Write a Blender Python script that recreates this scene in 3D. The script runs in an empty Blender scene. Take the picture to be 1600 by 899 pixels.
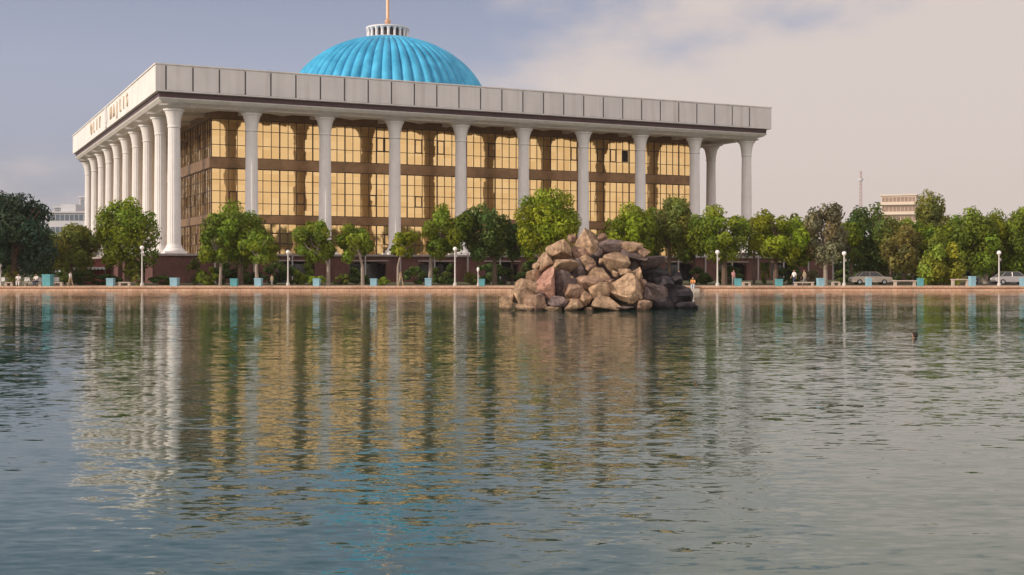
import bpy, bmesh, math, random
import numpy as np
from mathutils import Vector, Matrix, noise as mnoise
R = math.radians
C = bpy.context.scene.collection
sc = bpy.context.scene
F = 1892.0; EYE = 2.3
random.seed(7)

# ------------------------------------------------------------------ camera
cam = bpy.data.cameras.new('camera'); camo = bpy.data.objects.new('camera', cam); C.objects.link(camo)
camo.location = (0, 0, EYE); camo.rotation_euler = (R(90), 0, 0)
cam.sensor_width = 36; cam.lens = F/1600*36; cam.shift_y = -29.5/1600
cam.clip_start = .1; cam.clip_end = 8000
sc.camera = camo
# ------------------------------------------------------------------ sky
SUN_DIR = Vector((-.895, -.44, .0)).normalized(); SUN_EL = R(23)
SUN = Vector((SUN_DIR.x*math.cos(SUN_EL), SUN_DIR.y*math.cos(SUN_EL), math.sin(SUN_EL)))
w = bpy.data.worlds.new('World'); sc.world = w; w.use_nodes = True
nt = w.node_tree; nt.nodes.clear(); N = nt.nodes.new; L = nt.links.new
def wmath(op, a, b=None, c=None):
    n = N('ShaderNodeMath'); n.operation = op
    for i, v in enumerate((a, b, c)):
        if v is None: continue
        if isinstance(v, (int, float)): n.inputs[i].default_value = v
        else: L(v, n.inputs[i])
    return n.outputs[0]
out = N('ShaderNodeOutputWorld'); bg = N('ShaderNodeBackground'); L(bg.outputs[0], out.inputs[0])
sky = N('ShaderNodeTexSky'); sky.sky_type = 'NISHITA'; sky.sun_disc = False
sky.sun_elevation = SUN_EL; sky.sun_rotation = math.atan2(SUN_DIR.x, SUN_DIR.y)
sky.air_density = 1.0; sky.dust_density = 5.0; sky.ozone_density = 2.5; sky.altitude = 400
tc = N('ShaderNodeTexCoord'); sep = N('ShaderNodeSeparateXYZ'); L(tc.outputs['Generated'], sep.inputs[0])
mp = N('ShaderNodeMapping'); mp.inputs['Scale'].default_value = (1, 1, 2.2); L(tc.outputs['Generated'], mp.inputs[0])
nz = N('ShaderNodeTexNoise'); nz.inputs['Scale'].default_value = 4.2; nz.inputs['Detail'].default_value = 6; nz.inputs['Roughness'].default_value = .55
L(mp.outputs[0], nz.inputs['Vector'])
nz2 = N('ShaderNodeTexNoise'); nz2.inputs['Scale'].default_value = 2.1; nz2.inputs['Detail'].default_value = 4; L(mp.outputs[0], nz2.inputs['Vector'])
fld = wmath('MULTIPLY_ADD', wmath('MINIMUM', sep.outputs[2], .20), -2.8, .47)
fld = wmath('ADD', fld, sep.outputs[0])
fld = wmath('MULTIPLY_ADD', wmath('SUBTRACT', nz.outputs[0], .5), 1.1, fld)
fld = wmath('MULTIPLY_ADD', wmath('SUBTRACT', nz2.outputs[0], .5), .5, fld)
mr = N('ShaderNodeMapRange'); mr.interpolation_type = 'SMOOTHSTEP'; L(fld, mr.inputs[0])
mr.inputs[1].default_value = -.10; mr.inputs[2].default_value = .22; mr.inputs[3].default_value = 0; mr.inputs[4].default_value = .88
# thin high veil all over the hazy sky
skm = N('ShaderNodeMix'); skm.data_type = 'RGBA'; skm.blend_type = 'MULTIPLY'; skm.inputs[0].default_value = 1
L(sky.outputs[0], skm.inputs[6]); skm.inputs[7].default_value = (.085, .080, .092, 1)
veil = N('ShaderNodeMix'); veil.data_type = 'RGBA'; vr = N('ShaderNodeMapRange'); L(sep.outputs[2], vr.inputs[0]); vr.inputs[1].default_value = .16; vr.inputs[2].default_value = .36; vr.inputs[3].default_value = .52; vr.inputs[4].default_value = .06; L(vr.outputs[0], veil.inputs[0])
L(skm.outputs[2], veil.inputs[6]); veil.inputs[7].default_value = (.54, .56, .68, 1)
cl = N('ShaderNodeMix'); cl.data_type = 'RGBA'; L(mr.outputs[0], cl.inputs[0])
L(veil.outputs[2], cl.inputs[6]); cl.inputs[7].default_value = (.685, .59, .535, 1)
# bright cloud added out of view behind the camera to lift the shaded front
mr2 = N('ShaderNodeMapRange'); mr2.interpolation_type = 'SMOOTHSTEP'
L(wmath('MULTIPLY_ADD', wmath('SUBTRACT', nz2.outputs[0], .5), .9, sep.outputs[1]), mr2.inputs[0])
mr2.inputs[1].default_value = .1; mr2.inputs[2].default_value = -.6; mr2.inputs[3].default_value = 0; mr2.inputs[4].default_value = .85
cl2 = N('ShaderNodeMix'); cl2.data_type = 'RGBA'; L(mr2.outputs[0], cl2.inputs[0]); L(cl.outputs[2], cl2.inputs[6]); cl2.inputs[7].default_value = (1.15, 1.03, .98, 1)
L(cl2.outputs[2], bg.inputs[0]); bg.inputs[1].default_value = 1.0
# (sky colours are scaled by 0.085 above, the same as a Background strength of 0.085)
# ------------------------------------------------------------------ sun
sl = bpy.data.lights.new('sun', 'SUN'); sl.energy = 3.1; sl.angle = R(.6); sl.color = (1, .87, .70)
so = bpy.data.objects.new('sun', sl); C.objects.link(so)
so.rotation_euler = (-SUN).to_track_quat('-Z', 'Y').to_euler(); so.location = SUN*300
sc.view_settings.view_transform = 'Standard'; sc.view_settings.look = 'None'
sc.view_settings.exposure = .13; sc.view_settings.gamma = 1
sc.cycles.max_bounces = 6; sc.cycles.transparent_max_bounces = 8

# ------------------------------------------------------------------ materials
def mat(name, col, rough=.7, var=.12, scale=1.5, bump=0, bscale=20, metal=0, spec=.3, col2=None, detail=5):
    m = bpy.data.materials.new(name); m.use_nodes = True; t = m.node_tree
    p = t.nodes['Principled BSDF']; p.inputs['Roughness'].default_value = rough; p.inputs['Metallic'].default_value = metal
    p.inputs['Specular IOR Level'].default_value = spec
    co = t.nodes.new('ShaderNodeTexCoord')
    n = t.nodes.new('ShaderNodeTexNoise'); n.inputs['Scale'].default_value = scale; n.inputs['Detail'].default_value = detail
    n.inputs['Roughness'].default_value = .62
    t.links.new(co.outputs['Object'], n.inputs['Vector'])
    r = t.nodes.new('ShaderNodeValToRGB'); t.links.new(n.outputs[0], r.inputs[0])
    r.color_ramp.elements[0].position = .3; r.color_ramp.elements[1].position = .7
    a = [c*(1-var) for c in col]; b = [min(1, c*(1+var)) for c in (col2 or col)]
    r.color_ramp.elements[0].color = (*a, 1); r.color_ramp.elements[1].color = (*b, 1)
    t.links.new(r.outputs[0], p.inputs['Base Color'])
    if bump:
        n2 = t.nodes.new('ShaderNodeTexNoise'); n2.inputs['Scale'].default_value = bscale; n2.inputs['Detail'].default_value = 6
        t.links.new(co.outputs['Object'], n2.inputs['Vector'])
        bm_ = t.nodes.new('ShaderNodeBump'); bm_.inputs['Strength'].default_value = bump; bm_.inputs['Distance'].default_value = .1
        t.links.new(n2.outputs[0], bm_.inputs['Height']); t.links.new(bm_.outputs[0], p.inputs['Normal'])
    return m
M = {}
M['white'] = mat('white_stone', (.78, .75, .72), .6, .07, .35, .05, 6)
M['column'] = mat('column_stone', (.76, .735, .72), .55, .07, .5, .05, 6)
M['panel'] = mat('panel_metal', (.70, .67, .655), .5, .06, .25)
M['seam'] = mat('panel_joint', (.10, .085, .09), .7)
M['band'] = mat('dark_band', (.095, .055, .06), .45, .15, .4)
M['ceil'] = mat('ceiling_plaster', (.66, .60, .54), .7, .08, .4)
M['brick'] = mat('red_brick', (.115, .050, .042), .8, .25, 1.2, .2, 12)
M['slab'] = mat('terrace_concrete', (.34, .29, .27), .8, .12, 1)
M['post'] = mat('grey_post', (.30, .27, .26), .6, .1, 1)
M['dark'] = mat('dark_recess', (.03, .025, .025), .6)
M['bronze'] = mat('bronze_frame', (.07, .04, .025), .4, .15, .6, metal=.3)
M['spandrel'] = mat('spandrel_bronze', (.25, .145, .07), .3, .3, .6, metal=.4)
M['roof'] = mat('roof_felt', (.3, .29, .28), .9)
M['gold'] = mat('gilded_metal', (.62, .40, .27), .4, .1, 1, metal=.4)
M['letter'] = mat('pale_gold_letter', (.62, .50, .36), .5, .1, 1)
M['lantern'] = mat('lantern_white', (.74, .70, .70), .6)
M['wood'] = mat('bark', (.13, .09, .065), .9, .3, 3, .5, 12)
M['palebark'] = mat('pale_bark', (.30, .25, .21), .9, .25, 3, .4, 12)
M['teal'] = mat('teal_paint', (.10, .32, .36), .5, .14, 2)
M['skyblue'] = mat('sky_blue_paint', (.24, .43, .52), .5, .14, 2)
M['bench'] = mat('pale_bench_stone', (.46, .39, .33), .8, .12, 2)
M['lampwhite'] = mat('lamp_white_paint', (.55, .53, .50), .5, .06, 2)
M['globe'] = mat('lamp_globe_glass', (.82, .80, .76), .25, .03, 3)
M['tyre'] = mat('tyre_rubber', (.02, .02, .02), .8)
M['chrome'] = mat('hub_metal', (.5, .5, .5), .3, .05, 3, metal=.8)
M['carglass'] = mat('car_glass', (.03, .035, .04), .08, .1, 1, spec=.6)
M['beige'] = mat('beige_car_paint', (.62, .52, .42), .3, .03, 1, spec=.5)
M['silver'] = mat('silver_car_paint', (.45, .42, .43), .3, .03, 1, spec=.5, metal=.3)
M['lampred'] = mat('tail_lamp', (.4, .03, .02), .3)
M['umb'] = mat('white_canvas', (.72, .68, .68), .8, .06, 2)
M['farwhite'] = mat('far_white_wall', (.55, .55, .58), .7, .06, .2)
M['farblue'] = mat('far_glass', (.12, .15, .19), .3, .1, .2)
M['farwarm'] = mat('far_cream_wall', (.66, .56, .46), .7, .06, .2)
M['farbrown'] = mat('far_brown_recess', (.28, .20, .16), .7, .1, .2)
M['mast'] = mat('mast_steel', (.42, .30, .28), .7)
M['skin'] = mat('skin', (.42, .24, .16), .5, .06, 5)
M['hair'] = mat('dark_hair', (.02, .015, .012), .6, .2, 8)
for nm, c in dict(red=(.55, .06, .05), orange=(.60, .27, .10), paleblue=(.42, .52, .60), whitecloth=(.72, .70, .68),
                  navy=(.04, .05, .10), grey=(.2, .2, .2), khaki=(.34, .28, .18), pink=(.6, .3, .32)).items():
    M[nm] = mat('cloth_'+nm, c, .85, .1, 6)
M['awning'] = mat('red_awning_canvas', (.24, .06, .05), .8, .15, 1)

def ground_mat(name, a, b, sc1, bumpy=.3):
    return mat(name, a, .92, .12, sc1, bumpy, 6, col2=b)
M['earth'] = ground_mat('earth_and_grass', (.10, .085, .05), (.09, .10, .045), .25)
# shore paving: pinkish brick with courses
m = mat('shore_brick', (.52, .28, .20), .85, .22, 1.4, .2, 10, col2=(.58, .36, .27)); M['shore'] = m

M['paving'] = mat('pink_paving', (.42, .28, .20), .85, .2, .6, .15, 6, col2=(.50, .36, .27))
M['asphalt'] = mat('asphalt', (.06, .058, .056), .9, .15, 1.2, .2, 20)
# brick courses on plinth
def brickify(m, c1, c2, mortar, scl):
    t = m.node_tree; p = t.nodes['Principled BSDF']
    co = t.nodes.new('ShaderNodeTexCoord'); mpn = t.nodes.new('ShaderNodeMapping'); mpn.inputs['Rotation'].default_value = (R(90), 0, 0)
    t.links.new(co.outputs['Object'], mpn.inputs[0])
    b = t.nodes.new('ShaderNodeTexBrick'); b.inputs['Scale'].default_value = scl; b.inputs['Mortar Size'].default_value = .018
    t.links.new(mpn.outputs[0], b.inputs['Vector'])
    b.inputs['Color1'].default_value = (*c1, 1); b.inputs['Color2'].default_value = (*c2, 1); b.inputs['Mortar'].default_value = (*mortar, 1)
    t.links.new(b.outputs[0], p.inputs['Base Color'])
brickify(M['shore'], (.58, .35, .23), (.66, .43, .30), (.32, .22, .16), .9)

# gilded mirror glass with slight pane to pane tilt
def gold_glass():
    m = bpy.data.materials.new('gold_mirror_glass'); m.use_nodes = True; t = m.node_tree; p = t.nodes['Principled BSDF']
    co = t.nodes.new('ShaderNodeTexCoord')
    p.inputs['Metallic'].default_value = .86; p.inputs['Roughness'].default_value = .05
    s = t.nodes.new('ShaderNodeVectorMath'); s.operation = 'MULTIPLY'; s.inputs[1].default_value = (1/1.17, 1/1.17, 1/1.65)
    t.links.new(co.outputs['Object'], s.inputs[0])
    f = t.nodes.new('ShaderNodeVectorMath'); f.operation = 'FLOOR'; t.links.new(s.outputs[0], f.inputs[0])
    wn = t.nodes.new('ShaderNodeTexWhiteNoise'); wn.noise_dimensions = '3D'; t.links.new(f.outputs[0], wn.inputs['Vector'])
    # colour varies pane by pane
    mx = t.nodes.new('ShaderNodeMix'); mx.data_type = 'RGBA'; t.links.new(wn.outputs['Value'], mx.inputs[0])
    mx.inputs[6].default_value = (.70, .47, .20, 1); mx.inputs[7].default_value = (.80, .57, .27, 1)
    t.links.new(mx.outputs[2], p.inputs['Base Color'])
    # tilt of each pane plus a soft warp
    n = t.nodes.new('ShaderNodeTexNoise'); n.inputs['Scale'].default_value = .8; t.links.new(co.outputs['Object'], n.inputs['Vector'])
    a = t.nodes.new('ShaderNodeVectorMath'); a.operation = 'SUBTRACT'; a.inputs[1].default_value = (.5, .5, .5); t.links.new(wn.outputs['Color'], a.inputs[0])
    b = t.nodes.new('ShaderNodeVectorMath'); b.operation = 'SCALE'; b.inputs['Scale'].default_value = .022; t.links.new(a.outputs[0], b.inputs[0])
    a2 = t.nodes.new('ShaderNodeVectorMath'); a2.operation = 'SUBTRACT'; a2.inputs[1].default_value = (.5, .5, .5); t.links.new(n.outputs['Color'], a2.inputs[0])
    b2 = t.nodes.new('ShaderNodeVectorMath'); b2.operation = 'SCALE'; b2.inputs['Scale'].default_value = .05; t.links.new(a2.outputs[0], b2.inputs[0])
    g = t.nodes.new('ShaderNodeNewGeometry')
    c = t.nodes.new('ShaderNodeVectorMath'); t.links.new(g.outputs['Normal'], c.inputs[0]); t.links.new(b.outputs[0], c.inputs[1])
    d = t.nodes.new('ShaderNodeVectorMath'); t.links.new(c.outputs[0], d.inputs[0]); t.links.new(b2.outputs[0], d.inputs[1])
    e = t.nodes.new('ShaderNodeVectorMath'); e.operation = 'NORMALIZE'; t.links.new(d.outputs[0], e.inputs[0]); t.links.new(e.outputs[0], p.inputs['Normal'])
    return m
M['gold_glass'] = gold_glass()

def water_mat():
    m = bpy.data.materials.new('pond_water'); m.use_nodes = True; t = m.node_tree; p = t.nodes['Principled BSDF']
    p.inputs['Base Color'].default_value = (.012, .058, .045, 1); p.inputs['Roughness'].default_value = .03; p.inputs['IOR'].default_value = 2.1; p.inputs['Specular Tint'].default_value = (.95, 1, .86, 1)
    p.inputs['Specular IOR Level'].default_value = .62
    co = t.nodes.new('ShaderNodeTexCoord')
    acc = None
    def vm(op, a, b=None, s=None):
        n = t.nodes.new('ShaderNodeVectorMath'); n.operation = op
        for i, v in enumerate((a, b)):
            if v is None: continue
            if isinstance(v, tuple): n.inputs[i].default_value = v
            else: t.links.new(v, n.inputs[i])
        if s is not None:
            if isinstance(s, (int, float)): n.inputs['Scale'].default_value = s
            else: t.links.new(s, n.inputs['Scale'])
        return n.outputs[0]
    # patches of wind modulate the ripples
    pn = t.nodes.new('ShaderNodeTexNoise'); pn.inputs['Scale'].default_value = 1; pn.inputs['Detail'].default_value = 3
    pm = t.nodes.new('ShaderNodeMapping'); pm.inputs['Scale'].default_value = (.035, .07, 1); t.links.new(co.outputs['Object'], pm.inputs[0]); t.links.new(pm.outputs[0], pn.inputs['Vector'])
    pr = t.nodes.new('ShaderNodeMapRange'); t.links.new(pn.outputs[0], pr.inputs[0]); pr.inputs[1].default_value = .35; pr.inputs[2].default_value = .65; pr.inputs[3].default_value = .45; pr.inputs[4].default_value = 1.4
    for (sx, sy, rot, det, amp) in ((4.0, 11, 8, 3, (.11, .21, 0)), (1.4, 4.0, -10, 2, (.07, .15, 0)), (.35, 1.1, 14, 1, (.02, .045, 0))):
        mpn = t.nodes.new('ShaderNodeMapping'); mpn.inputs['Scale'].default_value = (sx, sy, 1); mpn.inputs['Rotation'].default_value = (0, 0, R(rot))
        t.links.new(co.outputs['Object'], mpn.inputs[0])
        n = t.nodes.new('ShaderNodeTexNoise'); n.inputs['Scale'].default_value = 1; n.inputs['Detail'].default_value = det; n.inputs['Roughness'].default_value = .5
        n.inputs['Distortion'].default_value = .6
        t.links.new(mpn.outputs[0], n.inputs['Vector'])
        v = vm('MULTIPLY', vm('SUBTRACT', n.outputs['Color'], (.5, .5, .5)), amp)
        acc = v if acc is None else vm('ADD', acc, v)
    acc = vm('SCALE', acc, None, pr.outputs[0])
    nrm = vm('NORMALIZE', vm('ADD', acc, (0, 0, 1)))
    t.links.new(nrm, p.inputs['Normal'])
    return m
M['water'] = water_mat()

def streak(m, amount=.16, sx=1.2, sz=.08, dark=(.55, .5, .46)):
    """rain streaks and weathering that run down the surface"""
    t = m.node_tree; p = t.nodes['Principled BSDF']; src = p.inputs['Base Color'].links[0].from_socket
    co = t.nodes.new('ShaderNodeTexCoord'); mp_ = t.nodes.new('ShaderNodeMapping'); mp_.inputs['Scale'].default_value = (sx, sx, sz); t.links.new(co.outputs['Object'], mp_.inputs[0])
    n = t.nodes.new('ShaderNodeTexNoise'); n.inputs['Scale'].default_value = 1; n.inputs['Detail'].default_value = 6; t.links.new(mp_.outputs[0], n.inputs['Vector'])
    r = t.nodes.new('ShaderNodeMapRange'); t.links.new(n.outputs[0], r.inputs[0]); r.inputs[1].default_value = .48; r.inputs[2].default_value = .75; r.inputs[3].default_value = 0; r.inputs[4].default_value = amount*2.2
    mx = t.nodes.new('ShaderNodeMix'); mx.data_type = 'RGBA'; mx.blend_type = 'MULTIPLY'; t.links.new(r.outputs[0], mx.inputs[0]); t.links.new(src, mx.inputs[6]); mx.inputs[7].default_value = (*dark, 1)
    t.links.new(mx.outputs[2], p.inputs['Base Color'])
for k_ in ('panel', 'white'): streak(M[k_])
streak(M['column'], .10, .9, .10); streak(M['shore'], .35, .5, 1.5, (.45, .42, .40)); streak(M['slab'], .3); streak(M['brick'], .3, .8, .15)
def dome_mat():
    m = mat('blue_dome_glaze', (.035, .31, .54), .45, .12, .35, spec=.25, col2=(.08, .45, .70))
    streak(m, .16, .9, .25, (.5, .65, .75))
    return m
M['dome'] = dome_mat()

def leaf_mat(name, col, trans=.42):
    m = bpy.data.materials.new(name); m.use_nodes = True; t = m.node_tree; p = t.nodes['Principled BSDF']
    o = t.nodes['Material Output']
    at_ = t.nodes.new('ShaderNodeAttribute'); at_.attribute_name = 'tint'
    mx = t.nodes.new('ShaderNodeMix'); mx.data_type = 'RGBA'; mx.blend_type = 'MULTIPLY'; mx.inputs[0].default_value = 1
    mx.inputs[6].default_value = (*col, 1); t.links.new(at_.outputs['Color'], mx.inputs[7])
    t.links.new(mx.outputs[2], p.inputs['Base Color']); p.inputs['Roughness'].default_value = .55; p.inputs['Specular IOR Level'].default_value = .25
    tr = t.nodes.new('ShaderNodeBsdfTranslucent'); t.links.new(mx.outputs[2], tr.inputs[0])
    ms = t.nodes.new('ShaderNodeMixShader'); ms.inputs[0].default_value = trans
    t.links.new(p.outputs[0], ms.inputs[1]); t.links.new(tr.outputs[0], ms.inputs[2]); t.links.new(ms.outputs[0], o.inputs[0])
    return m
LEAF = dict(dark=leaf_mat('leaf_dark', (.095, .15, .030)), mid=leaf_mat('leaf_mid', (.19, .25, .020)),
            bright=leaf_mat('leaf_bright', (.23, .28, .016)), olive=leaf_mat('leaf_olive', (.20, .22, .04)),
            brown=leaf_mat('leaf_brownish', (.23, .20, .10)), blue=leaf_mat('leaf_bluish_dark', (.042, .082, .045)),
            willow=leaf_mat('leaf_willow', (.24, .28, .03)), rusty=leaf_mat('leaf_rusty', (.24, .22, .06)))

# ------------------------------------------------------------------ helpers
def tag(o, label=None, cat=None, group=None, kind=None):
    if label: o['label'] = label
    if cat: o['category'] = cat
    if group: o['group'] = group
    if kind: o['kind'] = kind
    return o
def empty(name, loc, rz=0, label=None, cat=None, group=None):
    o = bpy.data.objects.new(name, None); C.objects.link(o); o.location = loc; o.rotation_euler = (0, 0, rz)
    o.empty_display_size = .3
    return tag(o, label, cat, group)
def at(px, py, Y): return Vector(((px-800)/F*Y, Y, EYE+(420-py)/F*Y))
def X(px, Y): return (px-800)/F*Y
class MB:
    def __init__(s, zoff=0): s.v = []; s.f = []; s.z = zoff
    def quad(s, *p):
        n = len(s.v); s.v += [tuple(q) for q in p]; s.f.append(tuple(range(n, n+len(p))))
    def box(s, x0, x1, y0, y1, z0, z1):
        n = len(s.v)
        s.v += [(x0,y0,z0),(x1,y0,z0),(x1,y1,z0),(x0,y1,z0),(x0,y0,z1),(x1,y0,z1),(x1,y1,z1),(x0,y1,z1)]
        s.f += [tuple(n+i for i in q) for q in ((0,3,2,1),(4,5,6,7),(0,1,5,4),(1,2,6,5),(2,3,7,6),(3,0,4,7))]
    def loops(s, loops, cap0=True, cap1=True, closed=True):
        n = len(s.v); k = len(loops[0])
        for l in loops: s.v += [tuple(q) for q in l]
        for i in range(len(loops)-1):
            for j in range(k if closed else k-1):
                a = n+i*k+j; b = n+i*k+(j+1) % k
                s.f.append((a, b, b+k, a+k))
        if cap0: s.f.append(tuple(n+j for j in reversed(range(k))))
        if cap1: s.f.append(tuple(n+(len(loops)-1)*k+j for j in range(k)))
    def lathe(s, cx, cy, prof, seg=24, rf=None):
        ls = []
        for r, z in prof:
            ls.append([(cx+(r*(rf(j, r, z) if rf else 1))*math.cos(2*math.pi*j/seg), cy+(r*(rf(j, r, z) if rf else 1))*math.sin(2*math.pi*j/seg), z) for j in range(seg)])
        s.loops(ls)
    def tube(s, pts, rads, seg=8):
        pts = [Vector(p) for p in pts]; ls = []
        for i, p in enumerate(pts):
            d = (pts[min(i+1, len(pts)-1)]-pts[max(i-1, 0)]).normalized()
            a = d.cross(Vector((0, 0, 1)) if abs(d.z) < .9 else Vector((1, 0, 0))).normalized(); b = d.cross(a)
            r = rads[i] if isinstance(rads, (list, tuple)) else rads
            ls.append([p+(a*math.cos(t)+b*math.sin(t))*r for t in (2*math.pi*j/seg for j in range(seg))])
        s.loops(ls)
    def build(s, name, m, parent=None, smooth=False, bevel=0):
        me = bpy.data.meshes.new(name); me.from_pydata([(a, b, c+s.z) for a, b, c in s.v], [], s.f)
        bm = bmesh.new(); bm.from_mesh(me); bmesh.ops.recalc_face_normals(bm, faces=bm.faces); bm.to_mesh(me); bm.free()
        me.materials.append(m)
        o = bpy.data.objects.new(name, me); C.objects.link(o)
        if parent: o.parent = parent
        if smooth:
            me.polygons.foreach_set('use_smooth', [True]*len(me.polygons)); me.set_sharp_from_angle(angle=R(35))
        if bevel:
            b = o.modifiers.new('bevel', 'BEVEL'); b.width = bevel; b.segments = 2
        return o
def copy_tree(o, parent=None, done=None):
    c = o.copy(); C.objects.link(c); c.parent = parent
    for ch in list(o.children): copy_tree(ch, c)
    return c

# ------------------------------------------------------------------ ground, water, shore
SH = 124.0; GZ = .45
b = MB()
PX0, PX1, PY0 = -150, 150, -25
b.quad((-4000, SH+.6, GZ), (4000, SH+.6, GZ), (4000, 6000, GZ), (-4000, 6000, GZ))
b.quad((-4000, -3000, GZ), (4000, -3000, GZ), (4000, PY0, GZ), (-4000, PY0, GZ))
b.quad((-4000, PY0, GZ), (PX0, PY0, GZ), (PX0, SH+.6, GZ), (-4000, SH+.6, GZ))
b.quad((PX1, PY0, GZ), (4000, PY0, GZ), (4000, SH+.6, GZ), (PX1, SH+.6, GZ))
tag(b.build('ground', M['earth']), kind='structure')
b = MB(); b.quad((PX0-1, PY0-1, 0), (PX1+1, PY0-1, 0), (PX1+1, SH+.3, 0), (PX0-1, SH+.3, 0))
tag(b.build('water', M['water']), kind='structure')
# bank walls of the pond with a projecting coping
b = MB()
b.box(PX0, PX1, SH+.12, SH+.62, -.6, GZ-.10); b.box(PX0, PX1, SH-.02, SH+.75, GZ-.10, GZ+.04)
b.box(PX0, PX1, SH-.10, SH+.11, -.5, .09)
b.box(PX0-.6, PX0, PY0, SH+.6, -.6, GZ+.04); b.box(PX1, PX1+.6, PY0, SH+.6, -.6, GZ+.04); b.box(PX0, PX1, PY0-.6, PY0, -.6, GZ+.04)
tag(b.build('shore_kerb', M['shore']), kind='structure')
b = MB(); b.quad((-150, SH+.75, GZ+.006), (150, SH+.75, GZ+.006), (150, SH+9, GZ+.006), (-150, SH+9, GZ+.006))
tag(b.build('promenade', M['paving']), kind='structure')
b = MB(); b.quad((48, 137, GZ+.006), (300, 137, GZ+.006), (300, 158, GZ+.006), (48, 158, GZ+.006))
tag(b.build('road', M['asphalt']), kind='structure')

# ------------------------------------------------------------------ the palace
W, D = 90.0, 87.5; NB = 9
u = Vector((.899, .438, 0)).normalized(); vv = Vector((-u.y, u.x, 0))
C0 = Vector((X(272, 155), 155, GZ))
ang = math.atan2(u.y, u.x)
pal = empty('palace', C0, ang, 'huge white colonnaded palace with gold mirrored walls and a ribbed blue dome', 'palace')
def P(name, b_, m_, parent=None, **k): return b_.build(name, m_, parent or pal, **k)
def B(): return MB(-GZ)
ZP = 4.2; ZC = 22.95; ZB0 = 23.86; ZB = 24.52; ZT = 28.05
def ring(b, e0, e1, z0, z1):   # rectangular ring between offsets e0 (inner) and e1 (outer)
    b.box(-e1, W+e1, -e1, -e0, z0, z1); b.box(-e1, W+e1, D+e0, D+e1, z0, z1)
    b.box(-e1, -e0, -e0, D+e0, z0, z1); b.box(W+e0, W+e1, -e0, D+e0, z0, z1)
# plinth walls with openings
def wall_openings(b, horizontal, c0, c1, s0, s1, z0, z1, ops, zo):
    """wall between c0..c1 (thickness) running s0..s1; ops = list of (a,b)"""
    def bx(a, e, za, zb):
        if horizontal: b.box(a, e, c0, c1, za, zb)
        else: b.box(c0, c1, a, e, za, zb)
    cur = s0
    for a, e in ops:
        bx(cur, a, z0, z1)
        # segmental arch head in steps
        n = 8
        for i in range(n):
            xa = a+(e-a)*i/n; xb = a+(e-a)*(i+1)/n; t = ((xa+xb)/2-a)/(e-a)*2-1
            bx(xa, xb, zo+.55*math.sqrt(max(0, 1-t*t)), z1)
        cur = e
    bx(cur, s1, z0, z1)
TX = 105.0                          # terrace runs on past the right end
pb = B()
opsF = [(a+2.4, a+7.6) for a in [i*10 for i in range(1, 10)]]
opsL = [(i*D/9+2.6, i*D/9+6.9) for i in range(9)]
wall_openings(pb, True, -3.2, -2.6, -3.2, TX, GZ-.3, ZP-.28, opsF, 2.65)
wall_openings(pb, False, -3.2, -2.6, -2.6, D+3.2, GZ-.3, ZP-.28, opsL, 2.65)
pb.box(TX-.6, TX, -2.6, D+3.2, GZ-.3, ZP-.28)
plinth = P('plinth', pb, M['brick'])
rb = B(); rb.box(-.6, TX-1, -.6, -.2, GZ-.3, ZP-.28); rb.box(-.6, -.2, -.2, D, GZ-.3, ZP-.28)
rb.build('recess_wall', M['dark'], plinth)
for a, e in opsF[:9]:
    d = B(); d.box(a+.3, e-.3, -1.2, -1.1, GZ, 2.9)
    for k in range(1, 5): d.box(a+(e-a)*k/5-.05, a+(e-a)*k/5+.05, -1.27, -1.2, GZ, 2.9)
    d.build('doorway', M['carglass'], plinth)
    l = B(); l.box(a-.2, e+.2, -3.55, -3.2, 3.28, 3.42); l.build('door_hood', M['slab'], plinth)
tb = B(); tb.box(-3.4, TX+.2, -3.4, D+3.4, ZP-.28, ZP); P('terrace', tb, M['slab'])
for k in range(22):
    q = B(); s = -0.6+k*5
    if s < 3: continue
    q.box(s-.09, s+.09, -3.9, -3.72, GZ, ZP+.12); q.box(s-.14, s+.14, -3.95, -3.67, ZP+.12, ZP+.2)
    P('terrace_post', q, M['post'])
rr = B(); rr.box(2, TX+.2, -3.9, -3.72, ZP-.14, ZP-.02); P('terrace_rail', rr, M['post'])
# columns
cb = B(); fl = lambda j, r, z: 1-.045*(j % 3 == 0) if (ZP+1.3 < z < ZC-2.6) else 1
prof = [(.98, ZP+1.25), (.98, ZP+1.3001), (.965, 10), (.92, 16), (.87, ZC-2.7), (.87, ZC-2.59)]
KC = .88
def pk(pr): return [(r*KC, z) for r, z in pr]
cb.lathe(0, 0, pk([(.98, ZP+1.2), (.98, ZP+1.4), (.965, 9), (.93, 14), (.885, 18), (.86, ZC-2.62)]), 60, lambda j, r, z: 1-.05*max(0, math.cos(2*math.pi*j/60*20)))
shaft = P('column', cb, M['column'], smooth=False)
q = B(); q.lathe(0, 0, pk([(.86, ZC-2.64), (.96, ZC-2.60), (.96, ZC-2.46), (.90, ZC-2.40), (.95, ZC-2.0), (1.03, ZC-1.5), (1.14, ZC-1.05), (1.26, ZC-.72), (1.36, ZC-.50)]), 32)
q.lathe(0, 0, [(1.34, ZC-.50), (1.38, ZC-.46), (1.38, ZC-.30), (1.34, ZC-.27)], 8); q.lathe(0, 0, [(1.25, ZC-.28), (1.5, ZC-.15), (1.9, ZC-.01), (2.0, ZC+.05)], 32)
cap = q.build('capital', M['column'], shaft, smooth=True)
q = B(); q.box(-1.4, 1.4, -1.4, 1.4, ZP-.02, ZP+.3); q.lathe(0, 0, pk([(1.5, ZP+.29), (1.52, ZP+.45), (1.42, ZP+.6), (1.22, ZP+.72), (1.2, ZP+.85), (1.12, ZP+.95), (1.0, ZP+1.21)]), 32)
bas = q.build('base', M['column'], shaft, smooth=True)
spots = []
for i in range(10): spots += [(i*W/9, 0), (i*W/9, D)]
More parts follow.
